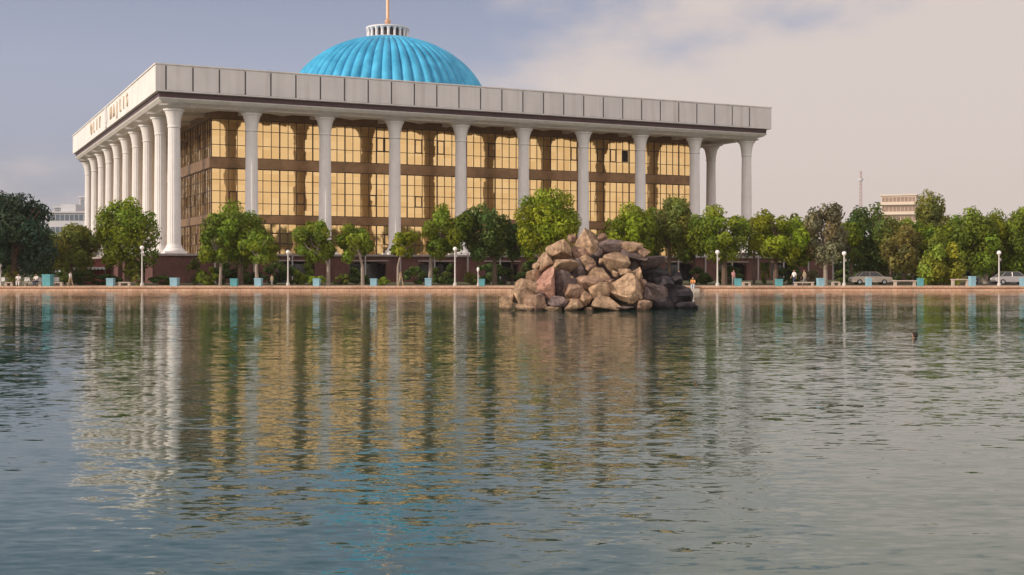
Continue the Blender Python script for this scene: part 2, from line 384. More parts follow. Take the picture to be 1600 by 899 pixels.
for i in range(1, 9): spots += [(0, i*D/9), (W, i*D/9)]
shaft.location = (spots[0][0], spots[0][1], 0)
for x_, y_ in spots[1:]:
    c = shaft.copy(); C.objects.link(c); c.location = (x_, y_, 0)
    for ch in (cap, bas):
        k = ch.copy(); C.objects.link(k); k.parent = c
# entablature: flared cornice
def flare(b, prof):            # prof: list of (e, z); closed section around the rectangle
    ls = []
    for e, z in prof: ls.append([(-e, -e, z), (W+e, -e, z), (W+e, D+e, z), (-e, D+e, z)])
    n = len(b.v)
    for l in ls: b.v += l
    m_ = len(ls)
    for i in range(m_):
        for j in range(4):
            a = n+i*4+j; c = n+i*4+(j+1) % 4; i2 = (i+1) % m_
            b.f.append((a, c, n+i2*4+(j+1) % 4, n+i2*4+j))
q = B(); flare(q, [(-.9, ZC), (.9, ZC), (1.1, ZC+.16), (1.9, ZC+.44), (2.3, ZC+.80), (2.34, ZB0), (-.9, ZB0)]); P('cornice', q, M['white'])
q = B(); flare(q, [(0, ZB0+.003), (2.20, ZB0+.003), (2.26, ZB), (0, ZB)]); P('dark_band', q, M['band'])
q = B(); flare(q, [(1.6, ZB+.003), (2.72, ZB+.003), (2.72, ZT-.16), (1.6, ZT-.16)]); par = P('parapet', q, M['white'])
q = B(); flare(q, [(1.5, ZT-.158), (2.86, ZT-.158), (2.86, ZT), (1.5, ZT)]); q.build('coping', M['white'], par)
# panels on front and right: proud sheets with dark joints between
fr = B(); fr.box(-2.0, W+2.0, -2.745, -2.722, ZB+.22, ZT-.3); fr.box(W+2.722, W+2.745, -2.0, D+2.0, ZB+.22, ZT-.3)
fr.build('joint_backing', M['seam'], par)
pn = B(); sx = -1.5
pn.box(-2.78, -1.5-.11, -2.79, -2.722, ZB+.03, ZT-.16)
while sx < W+1.5:
    ex = min(sx+3.333, W+1.6)
    if ex > W+1.4: break
    pn.box(sx+.10, ex-.10, -2.80, -2.746, ZB+.22, ZT-.28); sx += 3.333
pn.box(sx+.11, W+2.78, -2.79, -2.722, ZB+.03, ZT-.16)
pn.box(-1.6, W+1.6, -2.80, -2.75, ZB+.03, ZB+.19)
sy = -1.2
while sy < D+1: pn.box(W+2.746, W+2.80, sy+.10, sy+3.14, ZB+.22, ZT-.28); sy += 3.24
pn.build('panel_row', M['panel'], par)
# lettering on the left face
def word(txt, size, t0, t1, n):
    for i, ch_ in enumerate(txt):
        tcen = t1+(t0-t1)*i/(len(txt)-1)
        cu = bpy.data.curves.new('txt', 'FONT'); cu.body = ch_; cu.size = size; cu.extrude = .07; cu.align_x = 'CENTER'; cu.align_y = 'CENTER'; cu.offset = .04
        t = bpy.data.objects.new('txt', cu); C.objects.link(t); bpy.context.view_layer.update()
        me = bpy.data.meshes.new_from_object(t.evaluated_get(bpy.context.evaluated_depsgraph_get())); bpy.data.objects.remove(t)
        me.materials.clear(); me.materials.append(M['letter'])
        o = bpy.data.objects.new('sign_letter', me); C.objects.link(o); o.parent = par
        # face -x: text x -> -y (reads left to right seen from outside), text y -> z
        o.matrix_local = Matrix(((0, 0, -1, -2.80), (-1, 0, 0, tcen), (0, 1, 0, (ZB+ZT)/2-.05-GZ), (0, 0, 0, 1)))
        o['label'] = 'letter %s of the word %s on the sunlit parapet' % (ch_, n)
word('MAJLIS', 2.6, 20.5, 37, 'MAJLIS')
word('OLIY', 2.6, 50, 61, 'OLIY')
q = B(); q.box(-2.90, -2.722, 42.0, 43.0, ZB+.1, ZT-.2); q.box(-2.84, -2.722, 41.4, 43.6, ZB+.9, ZT-.8); q.build('raised_panel', M['panel'], par)
# ceiling of the colonnade with coffers
q = B(); flare(q, [(.9, ZB0-.30), (.9, ZB0-.1), (-6.3, ZB0-.1), (-6.3, ZB0-.30)])
for i in range(10):
    for (a0, a1) in ((-.9+.02, 6.0),):
        q.box(i*10-.45, i*10+.45, .9, 6.0, ZC+.1, ZB0-.3); q.box(i*10-.45, i*10+.45, D-6.0, D-.9, ZC+.1, ZB0-.3)
        if 0 < i < 9:
            y_ = i*D/9; q.box(.9, 6.0, y_-.45, y_+.45, ZC+.1, ZB0-.3); q.box(W-6.0, W-.9, y_-.45, y_+.45, ZC+.1, ZB0-.3)
def star(cx, cy, r, z):
    pts = []
    for k in range(16):
        rr_ = r*(1 if k % 2 == 0 else .55); a = 2*math.pi*k/16+math.pi/8*0
        pts.append((cx+rr_*math.cos(a)*1.25, cy+rr_*math.sin(a)*.8, z))
    for k in range(16):
        q.v += [pts[k], pts[(k+1) % 16], (cx, cy, z-.55)]; n = len(q.v); q.f.append((n-3, n-2, n-1))
for i in range(9): star(i*10+5, 3.4, 2.6, ZB0-.31); star(i*10+5, D-3.4, 2.6, ZB0-.31); star(3.4, i*D/9+4.86, 2.3, ZB0-.31); star(W-3.4, i*D/9+4.86, 2.3, ZB0-.31)
P('ceiling', q, M['ceil'])
q = B(); flare(q, [(-6.05, ZC-.35), (-5.82, ZC-.35), (-5.82, ZB0-.31), (-6.05, ZB0-.31)]); P('head_beam', q, M['spandrel'])
# curtain walls: storeys
g = 6.0; RX = W-g-.6
stor = [(17.3, ZC-.36, [1.75, 3.75]), (9.6, 15.9, [1.6, 3.2, 4.75]), (ZP, 8.5, [1.5, 3.0])]
for z0, z1, rows in stor:
    for side in range(4):
        q = B(); mu = B()
        a0, a1 = (g, RX) if side in (0, 2) else (g, D-g)
        def slab(bb, s0, s1, t0, t1, za, zb):
            if side == 0: bb.box(s0, s1, g-t1, g-t0, za, zb)
            elif side == 1: bb.box(g-t1, g-t0, s0, s1, za, zb)
            elif side == 2: bb.box(s0, s1, D-g+t0, D-g+t1, za, zb)
            else: bb.box(RX+t0, RX+t1, s0, s1, za, zb)
        slab(q, a0+.02, a1-.02, -.1, 0, z0, z1)
        o = P('curtain_wall', q, M['gold_glass'])
        n = int(round((a1-a0)/1.17)); st = (a1-a0)/n
        for k in range(n+1):
            wd = .075 if k % 4 == 0 else .035
            slab(mu, a0+k*st-wd, a0+k*st+wd, .002, .09 if k % 4 == 0 else .07, z0, z1)
        for h in rows: slab(mu, a0, a1, .003, .06, z0+h-.04, z0+h+.04)
        slab(mu, a0, a1, .004, .10, z1-.10, z1); slab(mu, a0, a1, .004, .10, z0, z0+.10)
        if side in (0, 1):
            rnd = random.Random(side*10+int(z0))
            for _ in range(9):
                k = rnd.randrange(2, n-3); s0 = a0+k*st; zz = z0+rows[0]; z2 = z0+rows[1]
                for (sa, sb, za, zb) in ((s0+.06, s0+.14, zz, z2), (s0+st-.14, s0+st-.06, zz, z2), (s0+.06, s0+st-.06, zz+.05, zz+.13), (s0+.06, s0+st-.06, z2-.13, z2-.05)):
                    slab(mu, sa, sb, .005, .10, za, zb)
        mu.build('mullion_grid', M['bronze'], o)
        if side == 0 and z0 > 17:
            for s0 in (RX-13.0, RX-10.3):
                ow = B(); ow.box(s0, s0+1.0, g-.13, g-.102, z0+1.85, z0+3.65); ow.build('open_window', M['dark'], o)
for z0, z1 in ((15.9, 17.3), (8.5, 9.6)):
    q = B()
    q.box(g-.28, RX+.28, g-.28, g+.2, z0+.003, z1-.003); q.box(g-.28, RX+.28, D-g-.2, D-g+.28, z0+.003, z1-.003)
    q.box(g-.28, g+.2, g+.2, D-g-.2, z0+.003, z1-.003); q.box(RX-.2, RX+.28, g+.2, D-g-.2, z0+.003, z1-.003)
    P('spandrel_band', q, M['spandrel'])
q = B(); q.box(g+.3, RX-.3, g+.3, D-g-.3, ZP, ZC); P('inner_core', q, M['dark'])
q = B(); q.box(-1.55, W+1.55, -1.55, D+1.55, ZB+.01, 25.4); P('roof', q, M['roof'])
# dome
cx, cy = W/2, D/2
a_, b_, zc = 18.2, 14.5, 26.4+2.3
dq = B(); NF = 60; SG = NF*12
prof = [(17.9, 25.4), (18.1, zc)]
for k in range(1, 25):
    t = k/24*R(81); prof.append((a_*math.cos(t), zc+b_*math.sin(t)))
def flute(j, r, z):
    if z < zc: return 1
    ph = (j/12.0) % 1
    bul = math.sin(math.pi*ph)**.42
    return 1-(1.0*(1-bul))/max(r, 4)*min(1, r/9)
dq.lathe(cx, cy, prof, SG, flute)
dome = P('dome', dq, M['dome'], smooth=False)
dome.data.polygons.foreach_set('use_smooth', [True]*len(dome.data.polygons))
q = B(); q.lathe(cx, cy, [(18.6, 25.3), (18.6, 27.3), (18.2, 27.5)], 96); P('dome_drum', q, M['lantern'])
lz = zc+b_*math.sin(R(80))-.15
q = B(); q.lathe(cx, cy, [(3.7, lz-.3), (3.7, lz+.12)], 48); q.lathe(cx, cy, [(3.72, lz+1.62), (3.85, lz+1.75), (3.85, lz+1.95), (2.0, lz+2.0)], 48)
for k in range(20):
    a = 2*math.pi*k/20; px_, py_ = cx+3.45*math.cos(a), cy+3.45*math.sin(a)
    q.lathe(px_, py_, [(.26, lz+.1), (.24, lz+1.2), (.40, lz+1.63)], 8)
lan = q.build('lantern', M['lantern'], dome)
q = B(); q.lathe(cx, cy, [(2.9, lz-.2), (2.9, lz+1.65)], 32); q.build('lantern_core', M['seam'], dome)
q = B(); q.lathe(cx, cy, [(.9, lz+1.9), (.6, lz+2.3), (.35, lz+2.6), (.55, lz+3.0), (.55, lz+3.3), (.3, lz+3.6), (.28, lz+9), (.22, lz+14), (.05, lz+16)], 16)
q.build('spire', M['gold'], dome, smooth=True)

# ------------------------------------------------------------------ haze
hz = MB(); hz.box(-900, 900, -60, 1500, -2, 110)
hm = bpy.data.materials.new('haze_air'); hm.use_nodes = True; t_ = hm.node_tree; t_.nodes.remove(t_.nodes['Principled BSDF'])
pv = t_.nodes.new('ShaderNodeVolumePrincipled'); pv.inputs['Color'].default_value = (.95, .88, .84, 1); pv.inputs['Density'].default_value = .00014; pv.inputs['Anisotropy'].default_value = .2
t_.links.new(pv.outputs[0], t_.nodes['Material Output'].inputs['Volume'])
tag(hz.build('haze', hm), kind='stuff')

# ------------------------------------------------------------------ trees
def foliage(name, rng, ctr, rad, n, size, m, parent, clumps=18, droop=0, gappy=0, low=-.75, orient=0):
    """n little leaf faces spread over leaf clumps through the crown's volume"""
    ctr = np.array(ctr); rad = np.array(rad)
    cc = []
    while len(cc) < clumps:
        p = rng.uniform(-1, 1, 3)
        d = np.linalg.norm(p)
        if d > 1 or d < .25 or p[2] < low: continue
        cc.append(p*(.72/max(d, .5))*rng.uniform(.7, 1.08) if d > .5 else p)
    cc = np.array(cc); cr = rng.uniform(.20, .36, clumps)
    lo = (cc-cr[:, None]).min(0); hi = (cc+cr[:, None]).max(0)
    cc = (cc-(lo+hi)/2)/((hi-lo)/2)          # the clumps fill the whole crown
    idx = rng.choice(clumps, n, p=cr**2/np.sum(cr**2))
    dirs = rng.normal(size=(n, 3)); dirs /= np.linalg.norm(dirs, axis=1)[:, None]
    rr_ = rng.uniform(.45, 1.12, n)**.7
    p = cc[idx]+dirs*(cr[idx]*rr_)[:, None]
    pos = ctr+p*rad
    if droop: pos[:, 2] -= droop*rng.uniform(0, 1, n)*np.linalg.norm(p[:, :2], axis=1)
    nr = dirs*1.1+rng.normal(size=(n, 3))*.42; nr /= np.linalg.norm(nr, axis=1)[:, None]
    t1 = np.cross(nr, rng.normal(size=(n, 3))); t1 /= np.linalg.norm(t1, axis=1)[:, None]; t2 = np.cross(nr, t1)
    s = size*rng.uniform(.6, 1.35, n)[:, None]
    V = np.empty((n, 4, 3)); V[:, 0] = pos-t1*s; V[:, 1] = pos+t2*s*.55; V[:, 2] = pos+t1*s; V[:, 3] = pos-t2*s*.55
    me = bpy.data.meshes.new(name); me.vertices.add(n*4); me.vertices.foreach_set('co', V.ravel().astype(np.float32))
    me.loops.add(n*4); me.loops.foreach_set('vertex_index', np.arange(n*4)); me.polygons.add(n)
    me.polygons.foreach_set('loop_start', np.arange(n)*4); me.polygons.foreach_set('loop_total', np.full(n, 4)); me.update(calc_edges=True)
    ct = rng.uniform(.65, 1.35, clumps); hue = rng.uniform(-.15, .15, clumps)
    br = ct[idx]*rng.uniform(.7, 1.3, n); hh = hue[idx]+rng.uniform(-.08, .08, n)
    colr = np.stack([br*(1+hh), br, br*(1-hh), np.ones(n)], 1)
    at_ = me.attributes.new('tint', 'FLOAT_COLOR', 'CORNER'); at_.data.foreach_set('color', np.repeat(colr, 4, 0).ravel().astype(np.float32))
    me.materials.append(m)
    o = bpy.data.objects.new(name, me); C.objects.link(o)
    if parent: o.parent = parent
    return o
TREES = 'trees along the far shore'
def tree(kind, px, top, bot, w_, Y, leaf, label, trunk_px=None, dens=1.0, seed=None, pale=False, droop=0, group=TREES, clumps=None, lsize=.20):
    rng = np.random.default_rng(seed if seed is not None else int(px*7+top)+5000); rn = random.Random(int(px))
    sc_ = Y/F; rx = w_/2*sc_; rz_ = (bot-top)/2*sc_; zc_ = EYE+(420-(top+bot)/2)*sc_-GZ
    bx_ = X(trunk_px if trunk_px else px, Y); cxo = X(px, Y)-bx_
    root = empty(kind, (bx_, Y, GZ), 0, label, 'tree', group)
    tb_ = MB(); r0 = max(.10, min(.42, rx*.075)); ztop = zc_+rz_*.35
    pts = [(0, 0, -.1), (rn.uniform(-.1, .1), rn.uniform(-.1, .1), zc_*.45), (cxo*.6, 0, zc_*.85), (cxo, 0, ztop)]
    tb_.tube(pts, [r0*1.35, r0, r0*.75, r0*.2], 8)
    z_f = max(zc_-rz_*.75, .6)
    for k in range(6):
        a = rn.uniform(0, 6.28); zz = z_f+rn.uniform(0, rz_*.6); e = .62*rn.uniform(.7, 1)
        tb_.tube([(cxo*zz/ztop, 0, zz), (cxo+math.cos(a)*rx*e*.5, math.sin(a)*rx*e*.5, zz+rz_*.35), (cxo+math.cos(a)*rx*e, math.sin(a)*rx*e, zz+rz_*.75)], [r0*.55, r0*.35, r0*.1], 6)
    tb_.build('trunk', M['palebark'] if pale else M['wood'], root)
    rx *= 1.06; rz_ *= 1.08; zc_ -= rz_*.05
    n = int(min(18000, max(1500, 190*(rx*rz_*3.14)/(lsize/.2)**2*dens)))
    foliage('crown', rng, (cxo, 0, zc_), (rx*1.0, rx*.95, rz_*1.0), n, lsize, LEAF[leaf], root, clumps or int(16+rx*rz_*1.6), droop)
    return root
# (kind, px, top, bottom, width, depth, leaf, label)
T = [
 ('broadleaf_tree', 22, 297, 428, 140, 131, 'blue', 'largest dark blue-green tree at the far left edge of the shore', None, 1.1),
 ('broadleaf_tree', 112, 348, 428, 84, 139, 'olive', 'olive tree with a low reddish crown just right of the big dark tree', None, .9),
 ('broadleaf_tree', 199, 309, 432, 96, 135, 'mid', 'rounded green tree standing before the sunlit row of left columns', None, 1.0),
 ('broadleaf_tree', 368, 314, 412, 108, 138, 'mid', 'big full green tree between the corner column and the second column', 375, 1.1),
 ('broadleaf_tree', 334, 352, 410, 54, 134, 'mid', 'small round tree under the left edge of the big green tree', 344, 1),
 ('broadleaf_tree', 404, 362, 412, 66, 132, 'mid', 'small pale-trunked tree in front of the big green tree', 402, .9),
 ('broadleaf_tree', 491, 342, 412, 68, 134, 'mid', 'clumpy green tree in front of the third white column', 513, 1),
 ('broadleaf_tree', 555, 350, 408, 62, 134, 'mid', 'small spreading tree between the third and fourth white columns', 567, .9),
 ('broadleaf_tree', 632, 359, 403, 48, 134, 'bright', 'smallest round yellow-green tree right of the fourth white column', 622, 1),
 ('broadleaf_tree', 698, 316, 404, 78, 136, 'mid', 'tall bright-edged green tree left of the fifth column with a lamp before it', 672, 1),
 ('broadleaf_tree', 757, 315, 408, 80, 138, 'dark', 'dark green tree under the fifth and sixth columns', 773, 1),
 ('broadleaf_tree', 856, 291, 404, 104, 136, 'bright', 'tallest bright green tree right behind the boulder island', 845, 1.1),
 ('broadleaf_tree', 805, 345, 405, 50, 142, 'dark', 'low dark tree tucked left of the tallest bright green tree', 800, 1),
 ('broadleaf_tree', 935, 362, 420, 50, 142, 'dark', 'low dark tree behind the top right of the boulder island', None, 1),
 ('broadleaf_tree', 983, 314, 404, 86, 137, 'bright', 'yellow-green tree behind the right half of the boulder island', None, 1),
 ('broadleaf_tree', 1045, 302, 404, 74, 141, 'olive', 'olive brown tree with an upright crown near the eighth column', None, .9),
 ('broadleaf_tree', 1122, 319, 408, 100, 138, 'mid', 'wide dark green tree covering the foot of the last columns', 1132, 1),
 ('broadleaf_tree', 1178, 335, 404, 46, 148, 'olive', 'pale olive tree in the gap right of the last white column', None, .8),
 ('broadleaf_tree', 1218, 324, 410, 90, 138, 'bright', 'bright yellow-green tree just right of the palace', 1212, 1),
 ('broadleaf_tree', 1287, 314, 414, 72, 137, 'brown', 'grey-brown leaved tree right of the bright yellow-green one', 1290, .8),
 ('broadleaf_tree', 1360, 316, 424, 88, 152, 'dark', 'dark green tree shading the beige sedan', None, 1),
 ('broadleaf_tree', 1330, 345, 408, 44, 150, 'mid', 'mid green tree peeping out between the brown and the dark tree', None, .9),
 ('broadleaf_tree', 1412, 350, 428, 66, 146, 'rusty', 'rusty leaved tree between the dark tree and the willow', None, .8),
 ('broadleaf_tree', 1459, 294, 400, 58, 175, 'olive', 'tall pale olive tree rising behind the others beside the far hotel', None, .9),
 ('broadleaf_tree', 1518, 322, 428, 92, 147, 'mid', 'broad green tree with a forked trunk right of the willow', 1540, 1),
 ('broadleaf_tree', 1586, 321, 428, 90, 148, 'mid', 'broad green tree at the right edge of the shore', 1575, 1),
 ('broadleaf_tree', 1425, 340, 400, 60, 165, 'mid', 'faded green tree below the far hotel', None, .8),
]
T += [
 ('broadleaf_tree', 1248, 332, 420, 60, 146, 'mid', 'mid green tree filling between the bright and the grey-brown tree', None, 1),
 ('broadleaf_tree', 1392, 338, 425, 64, 150, 'olive', 'olive tree between the dark tree and the rusty tree', None, .9),
 ('broadleaf_tree', 1440, 345, 425, 60, 152, 'mid', 'mid green tree behind the left side of the willow', None, 1),
 ('broadleaf_tree', 1492, 335, 428, 66, 148, 'mid', 'mid green tree between the willow and the fork-trunked tree', None, 1),
 ('broadleaf_tree', 1552, 334, 430, 60, 148, 'bright', 'bright green tree in the gap before the right edge tree', None, 1),
 ('broadleaf_tree', 1085, 330, 410, 54, 148, 'mid', 'mid green tree between the olive brown tree and the wide dark tree', None, 1),
 ('broadleaf_tree', 1012, 322, 408, 50, 146, 'mid', 'mid green tree left of the olive brown tree', None, 1),
]
for t in T: tree(*t[:8], trunk_px=t[8], dens=t[9], pale=t[1] in (334, 404, 491, 555, 632, 698, 1518, 1287))
tree('willow_tree', 1470, 362, 440, 70, 134, 'willow', 'drooping light green willow hanging down to the promenade', dens=1.3, droop=1.2)
# row further back behind the shore trees
back = [(0, 345, 90, 205), (60, 350, 80, 210), (130, 360, 60, 215), (1190, 352, 60, 215), (1245, 350, 70, 225), (1310, 352, 80, 215), (1385, 352, 80, 225), (1450, 345, 80, 215), (1510, 345, 80, 225), (1570, 342, 90, 215)]
BL = ['at the left picture edge', 'left of the white modern block', 'below the louvred tower', 'just right of the palace', 'behind the bright yellow-green tree', 'behind the grey-brown tree',
      'left of the far hotel', 'right of the far hotel', 'behind the willow', 'at the right picture edge']
for (px_, tp, w_, Y), s in zip(back, BL):
    tree('broadleaf_tree', px_, tp, 436, w_, Y, random.choice(['dark', 'mid', 'olive']), 'hazy tree in the back row '+s, dens=.55, group='trees in the back row', lsize=.3)
# far wood closing the horizon
def wood(cx_, wd, Y, h, m):
    rng = np.random.default_rng(int(cx_)+900); n = 15000
    o = foliage('far_wood', rng, (0, 0, h*.5), (wd/2, 9, h*.55), n, .42, m, None, clumps=60, low=-1)
    o.location = (cx_, Y, GZ); return o
tag(wood(135, 110, 262, 9, LEAF['dark']), 'distant mass of dark trees closing the view right of the palace', 'trees', kind='stuff')
tag(wood(-105, 70, 262, 9, LEAF['blue']), 'distant mass of dark trees closing the view left of the palace', 'trees', kind='stuff')

# shrubs under the trees
def bush(px, top, bot, w_, Y, leaf, label, name='shrub'):
    rng = np.random.default_rng(int(px*3)); s = Y/F; rx = w_/2*s; h = (bot-top)*s
    root = empty(name, (X(px, Y), Y, GZ), 0, label, 'shrub', 'shrubs under the trees')
    foliage('foliage', rng, (0, 0, h*.48), (rx, rx*.8, h*.55), int(500+520*rx*h), .14, LEAF[leaf], root, clumps=12, low=-1)
    st = MB()
    for k in range(4): a = k*1.6; st.tube([(0, 0, -.05), (math.cos(a)*rx*.35, math.sin(a)*rx*.35, h*.6)], [.05, .02], 5)
    st.build('stem', M['wood'], root)
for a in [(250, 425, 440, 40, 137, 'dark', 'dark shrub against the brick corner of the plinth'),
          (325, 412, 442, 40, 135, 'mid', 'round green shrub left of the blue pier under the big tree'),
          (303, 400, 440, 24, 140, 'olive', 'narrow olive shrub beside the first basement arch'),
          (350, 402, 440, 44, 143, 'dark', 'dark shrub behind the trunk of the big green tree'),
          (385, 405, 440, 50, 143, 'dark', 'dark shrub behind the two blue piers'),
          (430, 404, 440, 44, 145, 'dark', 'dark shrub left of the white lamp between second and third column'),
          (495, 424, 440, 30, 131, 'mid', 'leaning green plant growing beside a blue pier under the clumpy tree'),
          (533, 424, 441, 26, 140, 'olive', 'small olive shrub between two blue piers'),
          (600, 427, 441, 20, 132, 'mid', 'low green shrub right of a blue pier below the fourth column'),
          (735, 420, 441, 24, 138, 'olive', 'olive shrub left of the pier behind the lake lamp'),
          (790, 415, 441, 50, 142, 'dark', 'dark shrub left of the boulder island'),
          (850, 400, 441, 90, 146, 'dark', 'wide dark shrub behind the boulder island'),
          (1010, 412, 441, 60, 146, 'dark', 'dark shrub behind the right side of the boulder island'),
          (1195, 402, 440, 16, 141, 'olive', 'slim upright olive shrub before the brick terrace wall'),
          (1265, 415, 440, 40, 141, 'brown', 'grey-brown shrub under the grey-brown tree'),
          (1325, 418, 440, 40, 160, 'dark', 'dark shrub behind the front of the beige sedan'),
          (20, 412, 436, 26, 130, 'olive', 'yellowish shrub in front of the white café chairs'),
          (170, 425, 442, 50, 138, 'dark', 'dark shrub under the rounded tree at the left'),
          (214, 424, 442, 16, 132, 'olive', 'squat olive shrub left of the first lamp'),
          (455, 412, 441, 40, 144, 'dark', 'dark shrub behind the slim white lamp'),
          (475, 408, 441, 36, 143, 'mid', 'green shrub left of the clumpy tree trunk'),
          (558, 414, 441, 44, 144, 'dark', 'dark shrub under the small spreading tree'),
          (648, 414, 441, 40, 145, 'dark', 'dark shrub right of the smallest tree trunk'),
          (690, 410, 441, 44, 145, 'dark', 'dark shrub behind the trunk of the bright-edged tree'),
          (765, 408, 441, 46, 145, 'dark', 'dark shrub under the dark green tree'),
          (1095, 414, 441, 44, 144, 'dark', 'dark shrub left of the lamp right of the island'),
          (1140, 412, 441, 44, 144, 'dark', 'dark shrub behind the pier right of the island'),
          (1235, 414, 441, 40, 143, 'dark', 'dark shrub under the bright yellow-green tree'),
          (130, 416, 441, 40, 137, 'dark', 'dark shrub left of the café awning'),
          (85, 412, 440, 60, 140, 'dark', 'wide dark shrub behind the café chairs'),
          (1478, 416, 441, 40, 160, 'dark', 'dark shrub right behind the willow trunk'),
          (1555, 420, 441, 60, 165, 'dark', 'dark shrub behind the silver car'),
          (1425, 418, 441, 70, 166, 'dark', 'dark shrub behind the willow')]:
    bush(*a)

# ------------------------------------------------------------------ boulder island
def rock_mat(name, c, c2):
    m = mat(name, c, .88, .38, 2.6, 0, 7, col2=c2, detail=10); t = m.node_tree; p = t.nodes['Principled BSDF']
    co = t.nodes.new('ShaderNodeTexCoord'); g = t.nodes.new('ShaderNodeNewGeometry')
    n = t.nodes.new('ShaderNodeTexNoise'); n.inputs['Scale'].default_value = 4; n.inputs['Detail'].default_value = 10; n.inputs['Roughness'].default_value = .7; t.links.new(co.outputs['Object'], n.inputs['Vector'])
    vo = t.nodes.new('ShaderNodeTexVoronoi'); vo.feature = 'DISTANCE_TO_EDGE'; vo.inputs['Scale'].default_value = 1.7
    wv = t.nodes.new('ShaderNodeVectorMath'); wv.operation = 'MULTIPLY_ADD'; wv.inputs[1].default_value = (.5, .5, .5); t.links.new(n.outputs['Color'], wv.inputs[0]); t.links.new(g.outputs['Position'], wv.inputs[2]); t.links.new(wv.outputs[0], vo.inputs['Vector'])
    cr = t.nodes.new('ShaderNodeMapRange'); t.links.new(vo.outputs[0], cr.inputs[0]); cr.inputs[1].default_value = 0; cr.inputs[2].default_value = .035
    ad = t.nodes.new('ShaderNodeMath'); ad.operation = 'MULTIPLY_ADD'; t.links.new(cr.outputs[0], ad.inputs[0]); ad.inputs[1].default_value = .25; t.links.new(n.outputs[0], ad.inputs[2])
    bp = t.nodes.new('ShaderNodeBump'); bp.inputs['Strength'].default_value = .85; bp.inputs['Distance'].default_value = .16; t.links.new(ad.outputs[0], bp.inputs['Height']); t.links.new(bp.outputs[0], p.inputs['Normal'])
    # dark wet band just above the water
    sp = t.nodes.new('ShaderNodeSeparateXYZ'); t.links.new(g.outputs['Position'], sp.inputs[0])
    hh = t.nodes.new('ShaderNodeMath'); hh.operation = 'MULTIPLY_ADD'; t.links.new(n.outputs[0], hh.inputs[0]); hh.inputs[1].default_value = -.25; t.links.new(sp.outputs[2], hh.inputs[2])
    wr = t.nodes.new('ShaderNodeMapRange'); t.links.new(hh.outputs[0], wr.inputs[0]); wr.inputs[1].default_value = -.02; wr.inputs[2].default_value = .10; wr.inputs[3].default_value = .35; wr.inputs[4].default_value = 1
    src = p.inputs['Base Color'].links[0].from_socket
    vm_ = t.nodes.new('ShaderNodeVectorMath'); vm_.operation = 'SCALE'; t.links.new(src, vm_.inputs[0]); t.links.new(wr.outputs[0], vm_.inputs['Scale']); t.links.new(vm_.outputs[0], p.inputs['Base Color'])
    return m
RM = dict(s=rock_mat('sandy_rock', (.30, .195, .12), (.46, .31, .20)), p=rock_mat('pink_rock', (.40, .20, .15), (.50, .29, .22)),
          g=rock_mat('shaded_grey_rock', (.13, .095, .09), (.20, .145, .13)), d=rock_mat('shaded_dark_rock', (.030, .026, .030), (.055, .046, .052)),  # grey has gap shade painted in; dark mixes dark stone with right-slope shade
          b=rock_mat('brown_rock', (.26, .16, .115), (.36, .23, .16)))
def rock(px, py, w_, h_, tone, label, dy=0, Y=None, seed=0, sq=1.0):
    rn = random.Random(int(px*13+py*7+seed)); 
    if Y is None: Y = 66.3+(487-py)/120*4.2+dy
    s = Y/F; rx, rz_ = w_/2*s*1.02, h_/2*s*1.04; ry = min(max(rx, rz_), 1.15)*rn.uniform(.85, 1.05)
    bm = bmesh.new(); bmesh.ops.create_icosphere(bm, subdivisions=4, radius=1)
    planes = []
    for k in range(11):
        n = Vector((rn.gauss(0, 1), rn.gauss(0, 1), rn.gauss(0, 1))).normalized(); planes.append((n, rn.uniform(.40, .76)))
    off = Vector((rn.uniform(0, 99),)*3)
    for v in bm.verts:
        p = v.co.copy()
        for n, d in planes:
            k = p.dot(n)
            if k > d: p -= n*(k-d)*.985
        p *= 1.36
        p *= 1+.06*mnoise.noise(p*1.8+off)+.028*mnoise.noise(p*5+off)+.014*mnoise.noise(p*13+off)
        v.co = Vector((p.x*rx, p.y*ry, p.z*rz_))
    rot = Matrix.Rotation(rn.uniform(-.3, .3), 3, 'Z'); bmesh.ops.rotate(bm, matrix=rot, verts=bm.verts)
    me = bpy.data.meshes.new('boulder'); bm.to_mesh(me); bm.free(); me.materials.append(RM[tone])
    me.polygons.foreach_set('use_smooth', [True]*len(me.polygons)); me.set_sharp_from_angle(angle=R(24))
    o = bpy.data.objects.new('boulder', me); C.objects.link(o); o.location = at(px, py, Y)
    return tag(o, label, 'boulder', 'boulders of the rock island')
